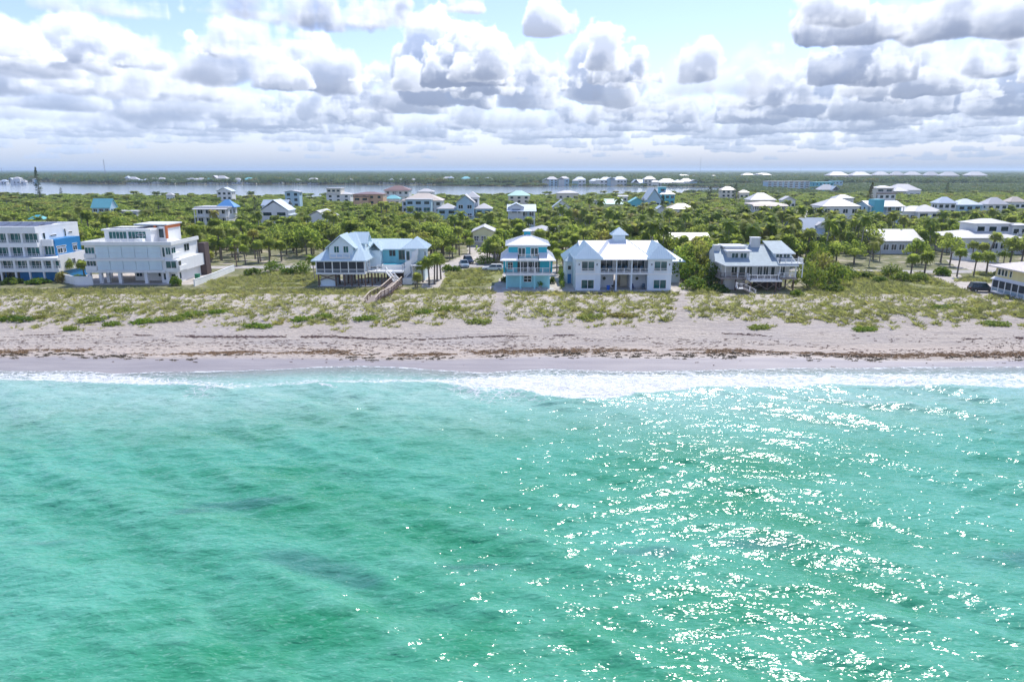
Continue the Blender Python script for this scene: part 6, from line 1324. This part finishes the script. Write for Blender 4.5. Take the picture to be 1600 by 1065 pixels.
# dune grass, creeper and wrack
def dunes():
    rng = np.random.default_rng(31); me = []
    for k, (n, h, w) in enumerate(((16, .62, .5), (22, .45, .75), (14, .95, .4))):
        m = MB()
        for i in range(n):
            a = rng.uniform(0, 6.28); r = w * math.sqrt(rng.random()) * .6; p = Vector((r * math.cos(a), r * math.sin(a), -.05)); d = Vector((math.cos(a) * rng.uniform(.2, .7), math.sin(a) * rng.uniform(.2, .7), 1)).normalized(); q = Vector((-math.sin(a), math.cos(a), 0)) * .05; l = h * rng.uniform(.6, 1.2)
            m.poly(p - q, p + q, p + d * l * .6 + q * .8, p + d * l + Vector((d.x, d.y, -.15)) * l * .35)
        me.append(m.mesh('grass_tuft', DUNELEAF))
    N = 60000; y = rng.uniform(102, 136, N); x = rng.uniform(-1, 1, N) * (.80 * y + 8); c = cover(x, y); ok = rng.random(N) < (c * .8 + .10 * (y > 111)) * (path_d(x, y) > .95)
    for x0, x1, y0, y1 in FOOT[:7]: ok &= ~((x > x0 + 1.5) & (x < x1 - 1.5) & (y > y0 + 1.2))
    ok &= ~((lots(x, y) > .8) & (y > 129)); x, y = x[ok], y[ok]
    g = [np.stack([x, y], 1)]
    N = 26000; y = rng.uniform(134, 168, N); x = rng.uniform(-1, 1, N) * .8 * y; ok = np.zeros(N, bool)
    for p in GREEN_LOTS: ok |= inpoly(p, x, y)
    for x0, x1, y0, y1 in FOOT: ok &= ~((x > x0) & (x < x1) & (y > y0) & (y < y1))
    ok &= fbm(x * .25, y * .25, 3, 44) > .40; g.append(np.stack([x[ok], y[ok]], 1)); g = np.concatenate(g); n = len(g); s = rng.uniform(.45, 1.2, n)
    scatter('dune_grass', me, np.column_stack([g, ground_z(g[:, 0], g[:, 1])]), np.where(rng.random(n) < .12, 2, rng.integers(0, 2, n)), rng.uniform(0, 6.28, n), np.stack([s * 1.15, s * 1.15, s * .9], 1))
    # bright creeper mats at the seaward edge, each one by itself
    cm = []
    for k in range(3):
        m = MB(); r2 = np.random.default_rng(50 + k)
        for i in range(9): a = i * 2.4; r = 1.0 * math.sqrt((i + .3) / 9); clump_leaves(r2, m, (r * math.cos(a) * 1.2, r * math.sin(a), .22), (.5, .45, .3), 40, .17)
        cm.append(m.mesh('creeper_mat', CREEPLEAF))
    for k, (a, b, sx, sy, lab) in enumerate(((20, 494, 2.6, 1.5, 'long bright green creeper mat at the foot of the dune at the left edge'), (62, 492, 1.0, .9, 'small bright creeper mat right of the long one at the left edge'), (145, 495, 1.7, 1.9, 'bright green creeper mat on bare sand, the largest left of the two small ones'), (173, 500, 1.0, 1.0, 'round creeper clump standing on bare sand'), (109, 507, .9, .6, 'small low creeper clump lowest on the left beach'), (225, 497, 1.8, 1.2, 'creeper mat with ragged lower edge on the left dune'), (195, 486, 1.4, 1.0, 'creeper mat above the bare sand hollow on the left'), (270, 494, 1.8, 1.4, 'wide creeper mat in the middle of the left dune foot'), (300, 490, 1.5, 1.2, 'olive creeper mat beside the wide one'), (400, 503, 1.8, 1.1, 'olive creeper mat on the dune foot below the louvred house'), (340, 488, 1.2, .9, 'small creeper mat high on the left dune'), (470, 495, 1.4, 1.0, 'creeper mat on the dune left of the walkway'), (505, 492, 1.1, .9, 'creeper mat right below the stilt house porch'), (570, 494, 1.6, 1.0, 'creeper mat below the end of the timber walkway'), (700, 485, 1.6, 1.1, 'bright creeper mat on the dune between walkway and left path'), (745, 497, 1.6, 1.3, 'green creeper mat beside the left beach path'), (660, 488, 1.3, 1.0, 'creeper mat in front of the row of palms'), (920, 492, 1.8, 1.1, 'creeper mat on the dune before the left wing'), (970, 490, 1.8, .9, 'creeper mat on the dune before the passage of the twin wing house'), (1185, 505, 1.4, 1.0, 'creeper clump at the dune foot before the shingle house'), (1475, 482, 2.4, 1.3, 'large dark mat of scrub on the right-hand dune'), (1555, 500, 1.6, 1.2, 'creeper mat on the dune near the right edge'), (1350, 508, 1.5, .9, 'creeper clump at the dune foot right of the middle'))):
        q = px(a, b, 1.8); o = link('creeper_mat', cm[k % 3], None, (q[0], q[1], float(ground_z(q[0], q[1])) - .03)); o.scale = (sx, sy, 1.2); o.rotation_euler.z = .3 * (k % 3 - 1); tag(o, lab, 'creeper')
    wr = []
    for k in range(3):
        m = MB(); r2 = np.random.default_rng(70 + k)
        for i in range(7): clump_leaves(r2, m, (r2.normal() * .16, r2.normal() * .07, .02), (.10, .07, .03), 3, .08, .1)
        wr.append(m)
    def line(name, n, yc, wob, th, cols_, seed, dens=None, sz=(.5, 1.3)):
        r = np.random.default_rng(seed); x = r.uniform(-90, 90, n); d = yc + wob * (fbm(x * .06, x * 0, 4, seed) - .5) * 2 + r.normal(size=n) * th
        pr = fbm(x * .11, d * .4, 3, seed + 5); ok = pr > (dens if dens else 0); x, d = x[ok], d[ok]; y = shore(x) + d; s = r.uniform(*sz, len(x))
        scatter(name, [w.mesh(name, cols_) for w in wr], np.column_stack([x, y, ground_z(x, y) + .005]), r.integers(0, 3, len(x)), r.uniform(-.5, .5, len(x)), np.stack([s * 1.5, s, s], 1))
    BR = paint((.46, .31, .17), .9, .3, 3., 'rusty_seaweed'); DK = paint((.20, .16, .10), .9, .4, 3., 'dark_seaweed'); PU = paint((.30, .20, .165), .9, .4, 3., 'dried_seaweed')
    line('rusty_seaweed', 7500, 6.0, .8, .6, BR, 201, .45, (.4, 1.0)); line('dark_seaweed', 1300, 4.3, .6, .7, DK, 203, .47, (.6, 1.5)); line('dried_seaweed', 4200, 14.2, 1.8, .30, PU, 205, .55, (.3, .9)); line('scattered_seaweed', 3000, 9.5, 1.5, 3., PU, 207, .40, (.3, .9))
dunes()

# ------------------------------------------------------------------ vehicles
def car(label, cat, loc, rz, col, L=4.7, W=1.9, H=1.75, pickup=False, name='car', group='parked cars'):
    t = thing(name, label, cat, loc, rz, group); body = paint(col, .25, .05, name='car_paint'); hw = W / 2
    prof = [(-L / 2, .45), (-L / 2, .85), (-L / 2 + .12, 1.0), (L / 2 - 1.25, 1.02), (L / 2 - .12, .88), (L / 2, .6), (L / 2 - .05, .38), (-L / 2 + .1, .35)]
    m = MB(); n = len(prof)
    for s, k in ((-1, 1.), (1, 1.)): m.v += [(x, s * hw * (1 if z < .9 else .97), z) for x, z in prof]
    m.f += [tuple(range(n))[::-1], tuple(range(n, 2 * n))] + [(i, (i + 1) % n, n + (i + 1) % n, n + i) for i in range(n)]
    m.build('body', body, t)
    x0, x1 = (-L / 2 + .15, L / 2 - 1.45) if not pickup else (-.75, L / 2 - 1.5); a, b = (x0 + .30, x1 - .75)
    c = MB(); q = [(x0, .98), (a, H - .05), (b, H - .05), (x1, .98)]; c.v += [(x, s * (hw * .95 if z < 1.2 else hw * .78), z) for s in (-1, 1) for x, z in q]; c.f += [(3, 2, 1, 0), (4, 5, 6, 7), (0, 1, 5, 4), (1, 2, 6, 5), (2, 3, 7, 6), (3, 0, 4, 7)]; c.build('cabin', GLASS, t)
    MB().box(a - .05, b + .08, -hw * .79, hw * .79, H - .06, H + .02).build('roof', body, t)
    p = MB()
    for s in (-1, 1):
        for xx, zz in ((x0, a), ((a + b) / 2, (a + b) / 2), (x1, b)): p.bar((xx, s * hw * .96, .98), (zz, s * hw * .79, H - .04), .09, .06)
    p.build('pillars', body, t)
    tyre = MB().disc((0, 0, 0), .35, 16, 'y', .24); rim = MB().disc((0, 0, 0), .2, 12, 'y', .26); tm, rm = tyre.mesh('tyre', DARK), rim.mesh('rim', CONCRETE)
    for sx in (-1, 1):
        for sy in (-1, 1): w = link('wheel', tm, t, (sx * L * .31, sy * (hw - .1), .35)); link('rim', rm, w)
    for s in (-1, 1): MB().box(L / 2 - .1, L / 2 + .015, s * hw * .75 - .18, s * hw * .75 + .18, .66, .8).build('headlight', TRIM, t); MB().box(-L / 2 - .015, -L / 2 + .05, s * hw * .8 - .12, s * hw * .8 + .12, .75, .98).build('tail_light', paint((.4, .02, .02), .3, .05, name='red_lens'), t)
    if pickup: MB().box(-L / 2 + .12, -.85, -hw * .85, hw * .85, 1.0, 1.03).build('cargo_bed', DARK, t)
    return t
car('silver blue pickup truck parked nose towards the sea on the sandy drive', 'pickup truck', at(725, 417), R(-78), (.28, .36, .44), 5.3, pickup=True, name='pickup_truck')
car('dark blue car parked right behind the silver blue pickup', 'car', at(732, 411), R(-75), (.03, .045, .09), 4.8)
car('white estate car parked across the drive left of the turquoise house', 'car', at(770, 423), R(178), (.72, .74, .75), 4.9, H=1.6)
car('black four-wheel drive car on the sandy drive by the yellow house', 'car', at(1535, 456), R(-14), (.03, .033, .04), 4.9, H=1.85)
car('dark car parked under the low grey house behind the turquoise house', 'car', at(862, 384), R(90), (.02, .022, .025), 4.6)

# ------------------------------------------------------------------ timber walkway, walls, furniture
def boardwalk():
    a = Vector((-23.3, 138.8, 2.95)); b = Vector((-23.6, 128.5, 2.75)); c = Vector((-24.9, 124.5, 2.5)); d = Vector((-25.3, 121.2, 1.95)); P = [a, b, c, d]
    t = thing('boardwalk', 'weathered timber boardwalk with handrails running down from the stilt house to the dune', 'boardwalk', (a.x, a.y, LZ)); O = Vector((a.x, a.y, LZ)); pl = MB().box(-.92, .92, -.13, .13, -.03, .03).mesh('plank', GREYWOOD); k = 0
    for p, q in zip(P[:-1], P[1:]):
        n = max(1, int((q - p).length / .30)); dr = (q - p).normalized(); az = math.atan2(dr.y, dr.x) - math.pi / 2; pi_ = math.asin(dr.z)
        for i in range(n): o = link('plank', pl, t, p.lerp(q, (i + .5) / n) - O); o.rotation_euler = (pi_, 0, az + .01 * math.sin(k * 7)); k += 1
    for s in (-1, 1):
        m = MB(); po = MB(); off = Vector((s * .98, 0, 0)); m2 = MB()
        for p, q in zip(P[:-1], P[1:]):
            m.bar(p + off - O + Vector((0, 0, 1.05)), q + off - O + Vector((0, 0, 1.05)), .22, .08); m2.bar(p + off - O - Vector((0, 0, .12)), q + off - O - Vector((0, 0, .12)), .09, .2)
            for z in (.35, .68): m2.bar(p + off - O + Vector((0, 0, z)), q + off - O + Vector((0, 0, z)), .05, .12)
            n = max(2, int((q - p).length / 1.3))
            for i in range(n): r_ = p.lerp(q, i / n) + off; po.bar(r_ - O - Vector((0, 0, r_.z - float(ground_z(r_.x, r_.y)) + .2)), r_ - O + Vector((0, 0, 1.02)), .12)
        m.build('handrail', paint((.55, .46, .36), .8, .2, 1.5, 'pale_timber'), t); m2.build('rail', WOOD, t); po.build('posts', WOOD, t)
boardwalk()
def garden_wall(label, pts, h=1.4):
    m = MB(); o = Vector((*pts[0], LZ)); t = thing('garden_wall', label, 'wall', o)
    for i, (p, q) in enumerate(zip(pts[:-1], pts[1:])): p = Vector((*p, LZ)) - o; q = Vector((*q, LZ)) - o; m.bar(p + Vector((0, 0, h / 2)), q + Vector((0, 0, h / 2)), .25, h)
    m.build('wall', WHITE, t); m = MB()
    for p, q in zip(pts[:-1], pts[1:]): p = Vector((*p, LZ)) - o; q = Vector((*q, LZ)) - o; m.bar(p + Vector((0, 0, h + .04)), q + Vector((0, 0, h + .04)), .34, .08)
    m.build('coping', TRIM, t)
garden_wall('white garden wall running back along the grass right of the louvred house', [px(304, 447), px(330, 438), px(366, 423)], 1.3)
garden_wall('white garden wall between the two modern houses', [px(101, 441), px(118, 445), px(146, 445)], 1.7)
garden_wall('pale wall in front of the broad pale-roofed house across the road', [px(1484, 405), px(1508, 407), px(1560, 409)], 2.0)
b = thing('waste_bin', 'green wheeled waste bin at the foot of the brown stone wall', 'bin', at(309, 437)); MB().box(-.4, .4, -.4, .4, .1, 1.2).build('body', paint((.01, .20, .10), .5, .1, name='green_plastic'), b); MB().box(-.44, .44, -.46, .44, 1.2, 1.3).build('lid', paint((.01, .22, .11), .5, .1, name='green_plastic_lid'), b); [MB().disc((s * .34, .36, .14), .14, 10, 'x', .08).build('wheel', DARK, b) for s in (-1, 1)]
def chair(label, loc, rz, mat, g=None):
    t = thing('beach_chair', label, 'chair', loc, rz, g); MB().box(-.32, .32, -.3, .35, .36, .42).build('seat', mat, t); m = MB(); m.bar((0, .33, .4), (0, .62, 1.15), .62, .05, (0, 1, 0)); m.build('backrest', mat, t)
    for x in (-.3, .3):
        for y in (-.26, .32): MB().bar((x, y, 0), (x, y, .4), .05).build('leg', mat, t)
        MB().box(x - .05, x + .05, -.32, .42, .6, .64).build('arm', mat, t)
NAVY = paint((.015, .03, .12), .5, .1, name='navy_plastic'); TEALP = paint((.02, .08, .14), .5, .1, name='dark_plastic')
X0, Y0 = 22.0, 135.2
chair('blue beach chair left of two on the patio of the twin wing house', (X0 + 2.1, Y0 + .6, LZ + .07), .4, NAVY); chair('dark beach chair right of two on the patio of the twin wing house', (X0 + 3.9, Y0 + .9, LZ + .07), -.7, TEALP)
b = thing('storage_bin', 'royal blue bin under the left round window of the twin wing house', 'bin', (X0 - 2.9, Y0 + .5, LZ + .07)); MB().cyl(0, 0, 0, .85, .3, 12, .36).build('body', paint((.01, .10, .45), .4, .05, name='blue_plastic'), b); MB().cyl(0, 0, .85, .92, .38, 12).build('lid', paint((.01, .10, .45), .4, .05, name='blue_plastic'), b)
b = thing('grill', 'small dark grill beside the royal blue bin', 'grill', (X0 - 2.0, Y0 + .9, LZ + .07)); MB().cyl(0, 0, .55, .85, .16, 10, .3).build('bowl', DARK, b); [MB().bar((.22 * math.cos(a), .22 * math.sin(a), 0), (.1 * math.cos(a), .1 * math.sin(a), .6), .04).build('leg', DARK, b) for a in (0, 2.1, 4.2)]
ICW = ('left', 'middle', 'right')
for k, xx in enumerate((-3.1, .1, 3.2)):
    for j in (-.7, .7):
        chair('%s dark lounge chair in the %s bay of the twin wing balcony' % ('left' if j < 0 else 'right', ICW[k]), (X0 + xx + j, Y0 + 1.4, LZ + 3.5), .3 * j, TEALP, 'lounge chairs on the twin wing balcony')
for k, xx in enumerate((.2, 1.1)): chair('%s grey chair on the turquoise house balcony' % ('left' if k == 0 else 'right'), (3.15 + xx, 137.9, LZ + 3.12), .1, CONCRETE)
pot = thing('potted_plant', 'potted plant under the balcony of the turquoise house', 'plant', (5.7, 138.2, LZ)); MB().cyl(0, 0, 0, .5, .25, 10, .32).build('pot', CONCRETE, pot); m = MB(); clump_leaves(np.random.default_rng(8), m, (0, 0, .9), (.6, .5, .5), 60, .18); m.build('foliage', BUSHLEAF, pot)
# swimming pool behind the louvred house
pl = thing('swimming_pool', 'turquoise swimming pool with pale deck behind the louvred house', 'pool', at(322, 378)); MB().box(-8, 8, -5, 6, .02, .3).build('deck', CONCRETE, pl); MB().box(-4.5, 4.5, -3, 3, .305, .34).build('water', POOLWATER, pl)
# poles and masts
for a, b, h, lab in ((1031, 376, 9.5, 'thin dark utility pole by the long low white roof'), (370, 417, 5.5, 'grey utility pole by the road behind the white garden wall'), (1003, 352, 12, 'thin dark pole in the grove above the cupola')):
    t = thing('utility_pole', lab, 'pole', at(a, b)); MB().cyl(0, 0, 0, h, .14, 8, .1).build('pole', WOOD, t); MB().box(-.9, .9, -.06, .06, h - .8, h - .66).build('crossarm', WOOD, t); MB().cyl(.5, .25, h - 1.9, h - 1.1, .18, 8).build('transformer', CONCRETE, t)
t = thing('walkway_post', 'dark timber post with box beside the boardwalk stairs', 'post', (-19.4, 137.2, LZ)); MB().box(-.1, .1, -.1, .1, 0, 1.5).build('post', WOOD, t); MB().box(-.3, .3, -.2, .2, 1.1, 1.8).build('box', CONCRETE, t)
def mast(label, a, top, base, Y, w):
    k = Y / (math.cos(R(13.9)) + (532.5 - base) / 1080 * math.sin(R(13.9))); x = (a - 800) / 1080 * k; h = (base - top) / 1080 * k
    t = thing('radio_mast', label, 'mast', (x, Y, LZ)); m = MB(); cs = [(w * math.cos(q), w * math.sin(q)) for q in (.5, 2.6, 4.7)]; n = 14; st = paint((.30, .30, .33), .6, .1, name='mast_steel')
    for cx, cy in cs: m.bar((cx, cy, 0), (cx * .5, cy * .5, h), w * .22)
    m.build('legs', st, t); m = MB()
    for i in range(n):
        f0, f1 = 1 - .5 * i / n, 1 - .5 * (i + 1) / n
        for j in range(3): (ax, ay), (bx, by) = cs[j], cs[(j + 1) % 3]; m.bar((ax * f0, ay * f0, h * i / n), (bx * f1, by * f1, h * (i + 1) / n), w * .14)
    m.build('lattice', st, t)
mast('lattice radio mast on the horizon at left', 164, 243, 269, 2400, 1.9); mast('thin radio mast on the horizon right of the middle', 1094, 240, 268, 3000, .9); mast('thinnest short radio mast on the horizon near the condominiums', 1251, 257, 268, 3000, .9); mast('short radio mast at the left edge of the horizon', 3, 257, 270, 2600, 1.2)

# ------------------------------------------------------------------ sea air
def haze():
    t = NT('sea_air'); v = t.n('ShaderNodeVolumePrincipled', {'Density': HAZE, 'Anisotropy': .3}); t.set(v.inputs['Color'], (.66, .82, 1.0)); t.t.links.new(v.outputs[0], t.out.inputs['Volume'])
    setting(MB().box(-64000, 64000, -5200, 64000, -7, 42).build('haze', t.m), 'stuff')
HAZE = 1.15e-4
haze()
